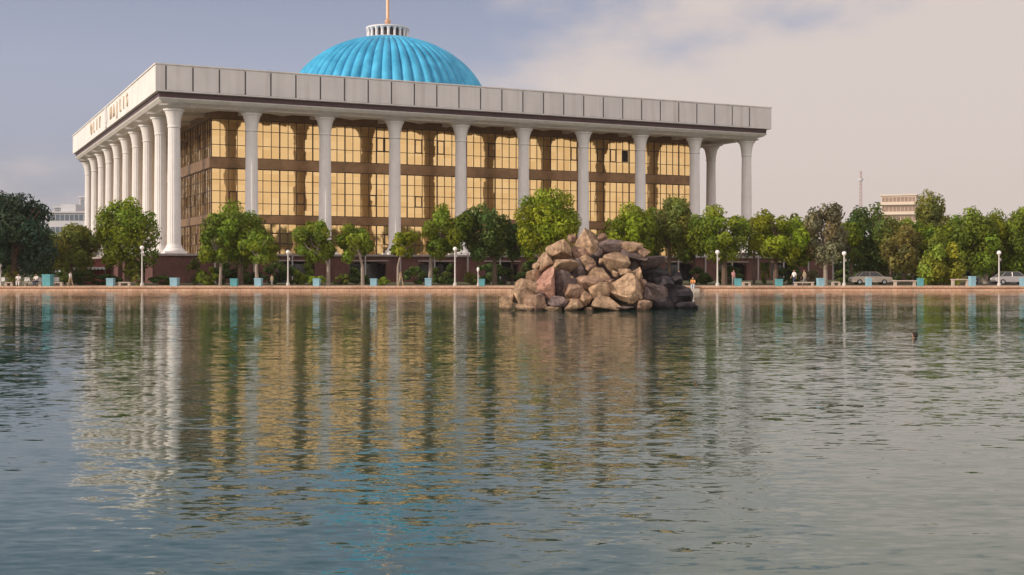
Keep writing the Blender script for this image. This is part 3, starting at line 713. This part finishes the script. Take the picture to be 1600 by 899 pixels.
ROCKS = [
 (917, 379, 38, 42, 's', 'boulder perched at the very top of the rock pile'),
 (880, 393, 40, 32, 's', 'tall sandy boulder just left of the topmost one'),
 (903, 395, 28, 22, 'b', 'brown boulder wedged beneath the topmost one'),
 (957, 389, 44, 22, 'g', 'long purplish boulder right of the topmost one'),
 (985, 384, 38, 17, 's', 'flat sandy slab at the top right shoulder of the pile'),
 (985, 398, 44, 26, 'g', 'shaded block under the flat sandy slab'),
 (850, 413, 24, 30, 's', 'narrow upright boulder on the left slope of the pile'),
 (878, 419, 44, 28, 's', 'wide pale boulder in the upper middle left of the pile'),
 (903, 428, 34, 34, 'g', 'shaded grey boulder below the wide pale one'),
 (916, 410, 24, 20, 's', 'small pointed sandy rock below the topmost boulder'),
 (939, 408, 9, 9, 's', 'tiny round pale stone in the dark gap below the summit'),
 (962, 410, 34, 27, 's', 'wedge-shaped sandy boulder in the upper right middle'),
 (832, 430, 26, 20, 's', 'sloping sandy rock on the left shoulder of the pile'),
 (856, 447, 38, 46, 'p', 'pink boulder standing on the left face of the pile'),
 (826, 450, 38, 34, 's', 'big rounded sandy boulder at the left flank'),
 (818, 467, 32, 26, 's', 'sandy boulder low on the left flank above the water'),
 (792, 475, 18, 22, 's', 'leftmost rock of the pile standing in the water'),
 (801, 464, 18, 20, 's', 'small sandy rock on top of the leftmost one'),
 (820, 481, 26, 18, 's', 'small pale pair-like rock at the left waterline'),
 (838, 478, 34, 26, 'b', 'brown boulder at the waterline below the pink one'),
 (880, 448, 34, 40, 'g', 'dark shaded boulder right of the pink one'),
 (905, 452, 34, 36, 'g', 'shaded grey block in the centre of the pile'),
 (921, 446, 38, 26, 'b', 'slanting brown boulder in the centre of the pile'),
 (896, 459, 34, 22, 'b', 'low slanting rock under the central brown boulder'),
 (870, 473, 26, 16, 'g', 'small grey rock between the waterline boulders'),
 (862, 484, 24, 10, 's', 'flat sandy rock just above the water left of centre'),
 (897, 477, 32, 20, 's', 'rounded sandy boulder at the waterline left of centre'),
 (917, 467, 17, 18, 's', 'small upright stone between two waterline boulders'),
 (938, 432, 32, 34, 's', 'blocky sandy boulder right of the pile centre'),
 (925, 424, 20, 16, 'b', 'brown stone left of the blocky sandy boulder'),
 (942, 456, 34, 28, 's', 'sandy boulder below the blocky one'),
 (941, 476, 46, 24, 's', 'long flat sandy boulder at the waterline right of centre'),
 (975, 455, 52, 42, 's', 'largest sandy boulder with a broad sunlit face at right'),
 (961, 428, 10, 12, 's', 'tiny pale stone above the largest sandy boulder'),
 (976, 428, 18, 14, 's', 'small pale rock on top of the largest sandy boulder'),
 (997, 427, 13, 18, 's', 'small tilted pale stone on the dark right shoulder'),
 (1004, 478, 26, 14, 'b', 'low brown rock at the waterline under the dark boulders'),
 (976, 482, 26, 9, 'g', 'low grey stone at the waterline under the largest boulder'),
 (1012, 461, 20, 22, 'g', 'grey purple rock at the edge of the dark boulders'),
 (1012, 410, 44, 24, 'g', 'grey purple block high on the dark right slope'),
 (990, 415, 30, 24, 'g', 'shaded block right of the wedge-shaped boulder'),
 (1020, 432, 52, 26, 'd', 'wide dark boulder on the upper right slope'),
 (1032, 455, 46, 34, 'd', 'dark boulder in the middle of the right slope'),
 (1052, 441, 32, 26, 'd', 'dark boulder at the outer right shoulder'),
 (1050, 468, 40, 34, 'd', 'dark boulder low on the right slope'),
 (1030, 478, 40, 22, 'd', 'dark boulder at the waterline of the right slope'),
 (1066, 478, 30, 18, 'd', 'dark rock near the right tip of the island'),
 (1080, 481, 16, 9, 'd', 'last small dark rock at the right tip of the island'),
 (896, 372, 14, 12, 'b', 'small brown chunk between the two highest boulders'),
 (938, 372, 16, 13, 'b', 'small jagged chunk on the right side of the summit'),
 (861, 400, 16, 14, 'b', 'small brown chunk on the upper left edge of the pile'),
 (841, 417, 15, 13, 's', 'small sandy chunk on the left edge of the slope'),
 (812, 449, 14, 13, 'b', 'small brown chunk at the outer left shoulder'),
 (843, 462, 15, 13, 'g', 'small shaded stone between the pink and the big rounded boulder'),
 (887, 436, 15, 12, 's', 'small sandy chunk under the wide pale boulder'),
 (951, 442, 15, 13, 'b', 'small brown stone left of the largest sandy boulder'),
 (1003, 446, 14, 14, 'b', 'small brown stone right of the largest sandy boulder'),
 (990, 469, 16, 12, 'b', 'small brown stone under the right of the largest sandy boulder'),
 (850, 479, 13, 11, 'b', 'small brown stone at the waterline below the pink boulder'),
 (922, 485, 14, 9, 'b', 'small brown stone at the waterline in the middle'),
 (933, 396, 14, 14, 'g', 'small shaded stone right beneath the summit'),
 (1006, 395, 16, 14, 'b', 'small brown chunk at the right end of the flat slab'),
 (1060, 459, 18, 15, 'd', 'small dark chunk on the outer right slope'),
 (1040, 440, 18, 15, 'd', 'small dark chunk high on the right slope'),
]
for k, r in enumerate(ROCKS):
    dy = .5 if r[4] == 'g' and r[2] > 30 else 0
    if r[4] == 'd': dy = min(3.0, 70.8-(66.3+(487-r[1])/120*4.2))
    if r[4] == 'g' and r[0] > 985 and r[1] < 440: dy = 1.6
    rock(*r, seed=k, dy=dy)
# the hidden back slope and core of the pile
BKL = ['large grey core boulder at the left', 'tallest grey core boulder', 'dark core boulder at the right', 'grey core boulder at the left foot', 'low grey core boulder in the middle', 'low grey core boulder at the right', 'small dark core boulder at the right foot', 'grey core boulder under the summit',
       'left boulder', 'middle boulder', 'right dark boulder', 'low left boulder', 'low middle boulder at the water', 'low right boulder at the water']
BK = [(880, 440, 90, 80, 71.2), (950, 430, 90, 90, 71.6), (1000, 450, 90, 60, 71.4), (840, 462, 60, 46, 70.5), (915, 462, 110, 50, 70.2), (985, 462, 90, 50, 70.0),
      (1040, 462, 60, 46, 70.6), (930, 405, 60, 50, 72.6), (880, 450, 80, 60, 73.8), (950, 440, 90, 70, 74.2), (1010, 455, 80, 50, 73.6), (850, 472, 60, 30, 74.6), (920, 468, 90, 40, 75.6), (990, 470, 80, 36, 75.4)]
for k, (a, c, e, f_, Y) in enumerate(BK): rock(a, c, e, f_, 'd' if a > 990 else 'g', BKL[k]+' at the hidden back of the rock island', Y=Y, seed=100+k)

# ------------------------------------------------------------------ piers, benches, lamps
pier0 = None
def pier(px, Y, w_, h_, m, label):
    w_ *= .88; o = empty('pier', (X(px, Y), Y, GZ+.006), random.uniform(-.1, .1), label, 'pier', 'blue painted piers along the promenade')
    b = MB(); s = w_/2
    b.loops([[(-s, -s, 0), (s, -s, 0), (s, s, 0), (-s, s, 0)], [(-s*1.05, -s*1.05, h_*.86), (s*1.05, -s*1.05, h_*.86), (s*1.05, s*1.05, h_*.86), (-s*1.05, s*1.05, h_*.86)]])
    b.build('body', m, o, bevel=.02)
    c = MB(); c.box(-s*1.10, s*1.10, -s*1.10, s*1.10, h_*.86, h_); c.build('rim', m, o, bevel=.015)
for a in [(75, 126.2, .95, 1.25, 'teal', 'tall teal pier near the café chairs at the left'), (173, 126.5, .8, .85, 'skyblue', 'blue pier below the rounded tree left of the first lamp'),
          (273, 126.3, .85, .9, 'skyblue', 'blue pier right of the first lamp below the corner column'), (366, 127.5, .8, .8, 'teal', 'teal pier with a small plant left of its pale blue neighbour'),
          (404, 127, .8, .85, 'skyblue', 'pale blue pier under the small pale-trunked tree'), (495, 127.5, .75, .8, 'skyblue', 'blue pier below the clumpy tree with a leaning plant'),
          (584, 127.5, .75, .8, 'skyblue', 'blue pier just left of the fourth white column'), (669, 127.5, .75, .85, 'skyblue', 'blue pier left of the lamp below the bright-edged tree'),
          (753, 128, .7, .75, 'teal', 'teal pier nearest the boulder island on its left'), (1153, 127.5, .75, .8, 'teal', 'teal pier nearest the boulder island on its right'),
          (1217, 127.5, .75, .75, 'teal', 'teal pier in front of the brick terrace wall end'), (1282, 127, .75, .85, 'skyblue', 'pale blue pier left of the lamp under the grey-brown tree'),
          (1357, 126.5, .6, .9, 'skyblue', 'slim pale blue pier in front of the beige sedan'), (1438, 126.5, .6, .85, 'teal', 'slim teal pier left of the willow'),
          (1519, 126.5, .62, 1.05, 'skyblue', 'tall slim pale blue pier right of the willow'), (1598, 126.5, .6, .9, 'skyblue', 'slim pale blue pier at the right edge')]:
    pier(a[0], a[1], a[2], a[3], M[a[4]], a[5])
def bench(p0, p1, Y, h_, label):
    x0, x1 = X(p0, Y), X(p1, Y); o = empty('stone_bench', ((x0+x1)/2, Y, GZ), 0, label, 'bench', 'pale stone benches on the promenade'); L_ = (x1-x0)/2
    b = MB(); b.box(-L_, L_, -.25, .25, h_-.12, h_); b.build('seat', M['bench'], o, bevel=.02)
    for s in (-1, 1): b = MB(); b.box(s*L_*.8-.12, s*L_*.8+.12, -.2, .2, 0, h_-.12); b.build('leg', M['bench'], o)
for a in [(9, 20, 129, .42, 'short pale stone bench at the far left below the yellowish shrub'), (38, 66, 129, .42, 'pale stone bench left of the tall teal pier'),
          (82, 98, 129, .42, 'pale stone bench right of the tall teal pier'), (186, 204, 129.5, .42, 'pale stone bench left of the first lamp'),
          (1160, 1172, 129.5, .42, 'short pale stone bench right of the teal pier'), (1240, 1272, 130, .42, 'long pale stone bench left of the pale blue pier'),
          (1395, 1432, 128, .62, 'high pale slab bench ending at the slim teal pier'), (1486, 1514, 128, .75, 'high pale slab bench left of the tall slim pier'),
          (1300, 1312, 130, .45, 'short pale bench beside the lamp left of the sedan')]: bench(*a)
def lamp(px, top, Y, label, globes=1):
    H = EYE+(420-top)*Y/F-GZ
    o = empty('street_lamp', (X(px, Y), Y, GZ), 0, label, 'street lamp', 'white globe lamps along the promenade')
    b = MB(); b.lathe(0, 0, [(.20, 0), (.20, .25), (.11, .35), (.085, .9), (.065, H-.55), (.12, H-.5), (.12, H-.44)], 12); b.build('pole', M['lampwhite'], o, smooth=True)
    g_ = MB(); r = .23; g_.lathe(0, 0, [(r*math.sin(t)+.001, H-.22-r*math.cos(t)) for t in [math.pi*k/10 for k in range(11)]], 16); g_.build('globe', M['globe'], o, smooth=True)
    c_ = MB(); c_.box(.05, .22, -.08, .08, H-1.1, H-.8); c_.build('control_box', M['post'], o)
    if H < 2.6:
        for c in o.children: c.scale = (.6, .6, 1)
for a in [(222, 384, 129, 'white globe lamp before the plinth corner, leftmost tall lamp'), (450, 391, 131, 'slim white lamp between the second and third columns'),
          (711, 386, 129, 'white globe lamp below the dark tree left of the boulder island'), (1121, 391, 129, 'white globe lamp right of the boulder island'),
          (1319, 393, 129, 'white globe lamp between the grey-brown tree and the sedan'), (1561, 392, 129, 'white globe lamp beside the silver car at the right'),
          (1, 411, 129, 'short white lamp cut by the left picture edge'), (747, 418, 127, 'short white globe bollard lamp left of the boulder island')]: lamp(*a)

# terrace umbrellas on the plinth
def umbrella(px, Y, z0, r, h, label):
    o = empty('garden_umbrella', (X(px, Y), Y, z0), 0, label, 'umbrella', 'white umbrellas on the terrace')
    b = MB(); b.lathe(0, 0, [(r, h-1.0), (r*.55, h-.55), (r*.2, h-.15), (.03, h+.12)], 8); b.build('canopy', M['umb'], o)
    b = MB(); b.tube([(0, 0, 0), (0, 0, h-.1)], .04, 8); b.build('pole', M['post'], o)
# terrace front edge depth at a given px
def tdepth(px, off=0):
    k = (px-800)/F; o_ = C0+vv*(-3.0+off); s = (k*o_.y-o_.x)/(u.x-k*u.y); return (o_+u*s).y
umbrella(806, tdepth(806, 1), ZP, 1.9, 1.35, 'white peaked umbrella on the terrace above the left of the boulder island')
umbrella(1163, tdepth(1163, 1), ZP, 1.9, 1.55, 'white peaked umbrella on the terrace right of the last column')
umbrella(1179, tdepth(1179, 1.5), ZP, 1.6, 1.4, 'smaller grey-white umbrella just right of the peaked one')

# café under the left trees
ch = empty('plastic_chair', (0, 0, 0), 0, 'x', 'chair', 'white café chairs')
b = MB(); b.box(-.24, .24, -.24, .22, .42, .46); b.build('seat', M['whitecloth'], ch, bevel=.01)
b = MB(); b.loops([[(-.24, .2, .44), (.24, .2, .44), (.24, .25, .44), (-.24, .25, .44)], [(-.23, .28, .75), (.23, .28, .75), (.23, .32, .75), (-.23, .32, .75)], [(-.15, .31, .9), (.15, .31, .9), (.15, .34, .9), (-.15, .34, .9)]]); b.build('backrest', M['whitecloth'], ch)
for sx_ in (-1, 1):
    for sy_ in (-1, 1): b = MB(); b.tube([(sx_*.2, sy_*.19, .43), (sx_*.25, sy_*.25, 0)], [.025, .02], 6); b.build('leg', M['whitecloth'], ch)
CH = [(3, 'white plastic chair nearest the left picture edge'), (11, 'white plastic chair left of the yellowish shrub'), (17, 'white plastic chair right behind the yellowish shrub'), (40, 'white plastic chair alone right of the yellowish shrub'),
      (50, 'white plastic chair left in the middle cluster'), (55, 'white plastic chair right in the middle cluster'), (62, 'white plastic chair just left of the teal pier'), (66, 'white plastic chair half behind the teal pier'),
      (82, 'white plastic chair just right of the teal pier'), (88, 'white plastic chair furthest right of the café')]
for k, (px_, lb) in enumerate(CH):
    c = ch if k == 0 else copy_tree(ch)
    Y = 134+(k % 3); c.location = (X(px_, Y), Y, GZ); c.rotation_euler = (0, 0, k*2.1); c['label'] = lb
o = empty('cafe_awning', (X(145, 140), 140, GZ), 0, 'low red café awning with a scalloped white edge under the left trees', 'awning')
b = MB(); wA = 1.9
b.loops([[(-wA, -1.2, 2.0), (wA, -1.2, 2.0), (wA, -1.2, 2.04), (-wA, -1.2, 2.04)], [(-wA, 1.4, 2.9), (wA, 1.4, 2.9), (wA, 1.4, 2.94), (-wA, 1.4, 2.94)]]); b.build('canopy', M['awning'], o)
b = MB()
for k in range(9):
    x0 = -wA+k*2*wA/9; w1 = 2*wA/9
    b.loops([[(x0+w1*t/6, -1.22-d, 2.03-z*(1 if 1 else 0)) for t, z in ((0, 0), (6, 0), (5.6, .2), (3, .34), (.4, .2))] for d in (0, .03)])
b.build('valance', M['whitecloth'], o)
for sx_ in (-1, 1):
    for y_ in (-1.1, 1.3): b = MB(); b.tube([(sx_*wA*.95, y_, 0), (sx_*wA*.95, y_, 2.0 if y_ < 0 else 2.88)], .04, 8); b.build('pole', M['post'], o)
b = MB(); b.box(-wA, wA, 1.45, 1.6, 0, 2.95); b.build('back_panel', M['awning'], o)

# ------------------------------------------------------------------ cars
def car(px, Y, rz, paint, label, L_=4.7, classic=True):
    o = empty('parked_car', (X(px, Y), Y, GZ+.01), rz, label, 'car', 'cars parked behind the promenade')
    H_ = .98; hw = .86
    side = [(-L_/2, .42), (-L_/2+.02, .72), (-L_/2+.25, .88), (-1.35, .95), (1.15, .95), (L_/2-.35, .88), (L_/2-.05, .78), (L_/2, .45), (L_/2-.1, .28), (-L_/2+.1, .28)]
    b = MB()
    ls = []
    for yy, k in ((-hw, .93), (-hw+.1, 1.0), (hw-.1, 1.0), (hw, .93)):
        ls.append([(x_*(.985 if abs(yy) == hw else 1), yy, .28+(z_-.28)*k) for x_, z_ in side])
    b.loops(ls); body = b.build('body', paint, o, bevel=.03)
    cab = [(-1.55, .94), (-1.05, 1.40), (-.75, 1.45), (.45, 1.45), (.65, 1.42), (1.25, .94)]
    g_ = MB(); g_.loops([[(x_, yy*(1 if z_ < 1 else .82), z_) for x_, z_ in cab] for yy in (-hw+.08, hw-.08)]); g_.build('window', M['carglass'], o)
    r = MB(); r.box(-1.0, .62, -.68, .68, 1.435, 1.475)
    for yy in (-1, 1):
        for (xa, xb) in ((-1.58, -1.02), (-.25, -.22), (1.28, .62)):
            r.tube([(xa, yy*(hw-.07), .94), (xb, yy*.665, 1.45)], .035, 6)
    r.build('roof', paint, o, bevel=.02)
    for sx_ in (-1.4, 1.38):
        for yy in (-1, 1):
            t_ = MB(); t_.tube([(sx_, yy*(hw-.16), .31), (sx_, yy*(hw+.02), .31)], .31, 20); wh = t_.build('wheel', M['tyre'], o)
            h_ = MB(); h_.tube([(sx_, yy*(hw+.0), .31), (sx_, yy*(hw+.035), .31)], .18, 16); h_.build('rim', M['chrome'], wh)
    for yy in (-.62, .62):
        b = MB(); b.box(-L_/2-.02, -L_/2+.04, yy-.12, yy+.12, .58, .72); b.build('headlight', M['globe'], o)
        b = MB(); b.box(L_/2-.04, L_/2+.02, yy-.12, yy+.12, .58, .70); b.build('tail_light', M['lampred'], o)
    for s in (-1, 1): b = MB(); b.box(s*L_/2-.06, s*L_/2+.06, -hw+.05, hw-.05, .38, .48); b.build('bumper', M['chrome'], o, bevel=.02)
    for yy in (-1, 1): b = MB(); b.box(.0, .14, yy*(hw+.0)-.01, yy*(hw)+.02*yy, .8, .83); b.build('door_handle', M['chrome'], o)
    return o
car(1360, 140, R(-3), M['beige'], 'beige old-style sedan parked under the dark tree')
car(1580, 141, R(4), M['silver'], 'silver car parked behind the right lamp', 4.3)
car(1503, 152, R(4), M['silver'], 'pale car half hidden behind the high slab bench right of the willow', 4.2)

# ------------------------------------------------------------------ far buildings
def block(name, px0, px1, top, Y, depth, label, wall, glass, floors, rz=0, fin=None, roofbox=True):
    x0, x1 = X(px0, Y), X(px1, Y); H = EYE+(420-top)*Y/F-GZ; wd = x1-x0
    o = empty(name, ((x0+x1)/2, Y, GZ), rz, label, 'building')
    b = MB(); b.box(-wd/2, wd/2, 0, depth, 0, H); b.build('wall', wall, o)
    fh = H/floors
    for k in range(floors):
        z = k*fh+fh*.38
        w_ = MB(); w_.box(-wd/2+.3, wd/2-.3, -.06, -.01, z, z+fh*.48); w_.box(-wd/2-.06, -wd/2-.01, .5, depth-.5, z, z+fh*.48); f_ = w_.build('window', glass, o)
        m_ = MB()
        for j in range(1, 9): m_.box(-wd/2+wd*j/9-.08, -wd/2+wd*j/9+.08, -.12, -.07, z, z+fh*.48)
        m_.build('frame', wall, f_)
        if fin: l = MB(); l.box(-wd/2-.3, wd/2+.3, -1.3, -.13, k*fh-.2+fh*.1, k*fh+fh*.32); l.build('balcony', fin, o)
    r = MB(); r.box(-wd/2-.4, wd/2+.4, -.5, depth+.4, H+.003, H+.5)
    if roofbox: r.box(-wd*.2, wd*.15, 2, depth*.6, H+.5, H+3)
    r.build('roof', wall, o)
    return o
block('modern_building', 72, 138, 333, 400, 25, 'low white modern block behind the trees at the left', M['farwhite'], M['farblue'], 5)
block('modern_building', 84, 104, 325, 430, 12, 'white rounded upper storey block beside the louvred tower', M['farwhite'], M['farblue'], 6, roofbox=False)
block('louvred_tower', 124, 142, 309, 420, 14, 'grey louvred tower just left of the palace columns', M['farwhite'], M['farblue'], 6, roofbox=False)
block('hotel_building', 1378, 1430, 306, 460, 16, 'far cream hotel with long balconies above the right trees', M['farwarm'], M['farbrown'], 8, R(-22), M['farwarm'], roofbox=False)
# radio mast
o = empty('radio_mast', (X(1345, 1000), 1000, GZ), 0, 'thin distant radio mast with antenna drums above the right trees', 'mast')
b = MB(); H = EYE+(420-268)*1000/F
for s in ((-1, -1), (1, -1), (1, 1), (-1, 1)): b.tube([(s[0]*1.6, s[1]*1.6, 0), (s[0]*.5, s[1]*.5, H)], .16, 5)
for k in range(26):
    z = H*k/26; z2 = H*(k+1)/26; r = 1.6-1.1*k/26; r2 = 1.6-1.1*(k+1)/26
    for (a, c) in (((-1, -1), (1, -1)), ((1, -1), (1, 1)), ((1, 1), (-1, 1)), ((-1, 1), (-1, -1))): b.tube([(a[0]*r, a[1]*r, z), (c[0]*r2, c[1]*r2, z2)], .10, 4)
b.build('lattice', M['mast'], o)
for z in (H*.6, H*.9): c_ = MB(); c_.lathe(0, 0, [(1.8, z), (2.0, z+2.2)], 12); c_.build('antenna', M['farwhite'], o)

# ------------------------------------------------------------------ people
def capsules(name, caps, m, parent, vox=.016):
    bm = bmesh.new()
    for p0, r0, p1, r1 in caps:
        p0 = Vector(p0); p1 = Vector(p1)
        for p, r in ((p0, r0), (p1, r1)):
            bmesh.ops.create_icosphere(bm, subdivisions=2, radius=r, matrix=Matrix.Translation(p))
        d = p1-p0
        if d.length > 1e-4:
            mt = Matrix.Translation((p0+p1)/2) @ d.to_track_quat('Z', 'Y').to_matrix().to_4x4()
            bmesh.ops.create_cone(bm, cap_ends=True, segments=12, radius1=r0, radius2=r1, depth=d.length, matrix=mt)
    me = bpy.data.meshes.new(name); bm.to_mesh(me); bm.free(); me.materials.append(m)
    o = bpy.data.objects.new(name, me); C.objects.link(o)
    rm = o.modifiers.new('remesh', 'REMESH'); rm.mode = 'VOXEL'; rm.voxel_size = vox; rm.use_smooth_shade = True
    sm = o.modifiers.new('smooth', 'SMOOTH'); sm.iterations = 3; sm.factor = .5
    if parent: o.parent = parent
    return o
def person(loc, rz, pose, shirt, legs, label, scale=1.0, lean=0):
    J = {}
    if pose in ('stand', 'walk'):
        z = 0; st = .28 if pose == 'walk' else .04
        J = dict(pel=(0, 0, .95), chest=(0, -.02, 1.27), neck=(0, -.01, 1.44), head=(0, -.03, 1.60))
        for s, k in ((-1, 'l'), (1, 'r')):
            f_ = s*st
            J['sh'+k] = (s*.17, 0, 1.39); J['el'+k] = (s*.23, f_*.3, 1.12); J['wr'+k] = (s*.22, -.10+f_*.6, .90)
            J['hip'+k] = (s*.09, 0, .92); J['kn'+k] = (s*.10, -f_*.5-.02, .50); J['an'+k] = (s*.10, -f_+.02, .09); J['toe'+k] = (s*.11, -f_-.15, .04)
    else:   # sit, seat height .45
        J = dict(pel=(0, 0, .55), chest=(0, -.04-lean*.5, .88), neck=(0, -.06-lean, 1.05), head=(0, -.09-lean*1.2, 1.21))
        for s, k in ((-1, 'l'), (1, 'r')):
            J['sh'+k] = (s*.17, -.04-lean*.8, 1.0); J['el'+k] = (s*.23, -.16-lean, .78); J['wr'+k] = (s*.13, -.38, .66)
            J['hip'+k] = (s*.09, 0, .53); J['kn'+k] = (s*.11, -.42, .54); J['an'+k] = (s*.11, -.46, .09); J['toe'+k] = (s*.12, -.63, .04)
    V = {k: Vector(v) for k, v in J.items()}
    o = empty('person', loc, rz, label, 'person'); o.scale = (scale,)*3
    h = V['head']
    caps = [(V['pel'], .12, V['chest'], .125), (V['chest'], .125, V['neck'], .06), (V['neck'], .055, h-Vector((0, 0, .05)), .06), (h, .088, h+Vector((0, .012, .03)), .09),
            (h+Vector((0, -.02, -.06)), .05, h+Vector((0, -.03, -.075)), .04), (h+Vector((0, -.088, -.005)), .014, h+Vector((0, -.10, -.025)), .016),
            (h+Vector((-.09, .01, 0)), .02, h+Vector((-.09, .01, -.02)), .018), (h+Vector((.09, .01, 0)), .02, h+Vector((.09, .01, -.02)), .018)]
    for s, k in ((-1, 'l'), (1, 'r')):
        wr = V['wr'+k]; fd = (wr-V['el'+k]).normalized(); pm = wr+fd*.09; sd = Vector((1, 0, 0))
        caps += [(V['chest']+Vector((s*.08, 0, .08)), .09, V['sh'+k], .062), (V['sh'+k], .055, V['el'+k], .042), (V['el'+k], .042, wr, .027), (wr, .027, pm, .036),
                 (V['pel'], .11, V['hip'+k], .10), (V['hip'+k], .095, V['kn'+k], .06), (V['kn'+k], .06, V['an'+k], .04), (V['an'+k], .042, V['toe'+k], .035)]
        for q_, ln in enumerate((.07, .08, .075, .06)):
            b0 = pm+sd*(q_-1.5)*.021; caps.append((b0, .011, b0+fd*ln+Vector((0, .012, -.006)), .009))
        caps.append((wr+fd*.03-sd*s*.025, .012, wr+fd*.075-sd*s*.055, .010))
    capsules('body', caps, M['skin'], o, .014)
    g_ = .018
    tc_ = [(V['pel']+Vector((0, 0, .04)), .13+g_, V['chest'], .13+g_), (V['chest'], .13+g_, V['neck']-Vector((0, 0, .05)), .07+g_)]
    lc_ = [(V['pel'], .125+g_, V['pel']+Vector((0, 0, .05)), .125+g_)]
    for s, k in ((-1, 'l'), (1, 'r')):
        tc_ += [(V['chest']+Vector((s*.08, 0, .08)), .09+g_, V['sh'+k], .066+g_), (V['sh'+k], .06+g_, V['sh'+k].lerp(V['el'+k], .7), .05+g_)]
        lc_ += [(V['pel'], .115+g_, V['hip'+k], .105+g_), (V['hip'+k], .10+g_, V['kn'+k], .066+g_), (V['kn'+k], .066+g_, V['kn'+k].lerp(V['an'+k], .85), .052+g_)]
    capsules('shirt', tc_, shirt, o, .02); capsules('trousers', lc_, legs, o, .02)
    capsules('hair', [(h+Vector((0, .02, .035)), .094, h+Vector((0, .035, .0)), .088)], M['hair'], o, .014)
    for s in (-1, 1):
        e = MB(); c0 = h+Vector((s*.033, -.086, .008)); e.lathe(c0.x, c0.y, [(.001, c0.z-.011), (.010, c0.z-.005), (.011, c0.z), (.010, c0.z+.005), (.001, c0.z+.011)], 8); e.build('eye', M['hair'], o)
    return o
# bathers' steps at the shore right of the island
b = MB(); b.box(-1.3, 1.3, -.45, .25, -.5, .28)
st = b.build('landing_step', M['bench']); st.location = (X(1072, SH-.5), SH-.5, 0)
tag(st, 'low pale stone landing step at the waterline right of the rock island', 'step')
person((X(1083, 124.0), 124.0, GZ-.36), R(-15), 'sit', M['orange'], M['paleblue'], 'person in orange top and pale blue trousers sitting on the shore edge', lean=.08)
person((X(1061, 128.5), 128.5, GZ), R(20), 'stand', M['red'], M['navy'], 'person in a red top standing beside the rock island', .95)
person((X(29, 128.6), 128.6, GZ-.03), R(10), 'sit', M['whitecloth'], M['whitecloth'], 'person dressed in white sitting left of the teal pier')
person((X(57, 128.75), 128.75, GZ-.03), R(-12), 'sit', M['whitecloth'], M['navy'], 'person in a white shirt sitting on the bench near the teal pier')
person((X(110, 129), 129, GZ), R(75), 'walk', M['whitecloth'], M['khaki'], 'person in a white shirt walking right of the teal pier', .9)
person((X(1146, 131), 131, GZ), R(40), 'stand', M['pink'], M['grey'], 'person in a pink top standing left of a teal pier')
person((X(1241, 131), 131, GZ), R(-60), 'walk', M['whitecloth'], M['navy'], 'person in white walking behind the long bench on the right')
person((X(1257, 131), 131, GZ), R(-80), 'walk', M['khaki'], M['grey'], 'person in khaki walking beside the long bench on the right')
person((X(626, 128.4), 128.4, GZ), R(70), 'walk', M['khaki'], M['khaki'], 'person in khaki clothes striding below the smallest yellow-green tree', .95)
person((X(425, 126.6), 126.6, GZ), R(-30), 'stand', M['khaki'], M['grey'], 'short person in khaki standing right of the pale blue pier', .7)
person((X(1430, 40.3), 40.3, -1.52), R(200), 'stand', M['navy'], M['navy'], 'dark-haired person swimming with only the head above the water', 1.0)
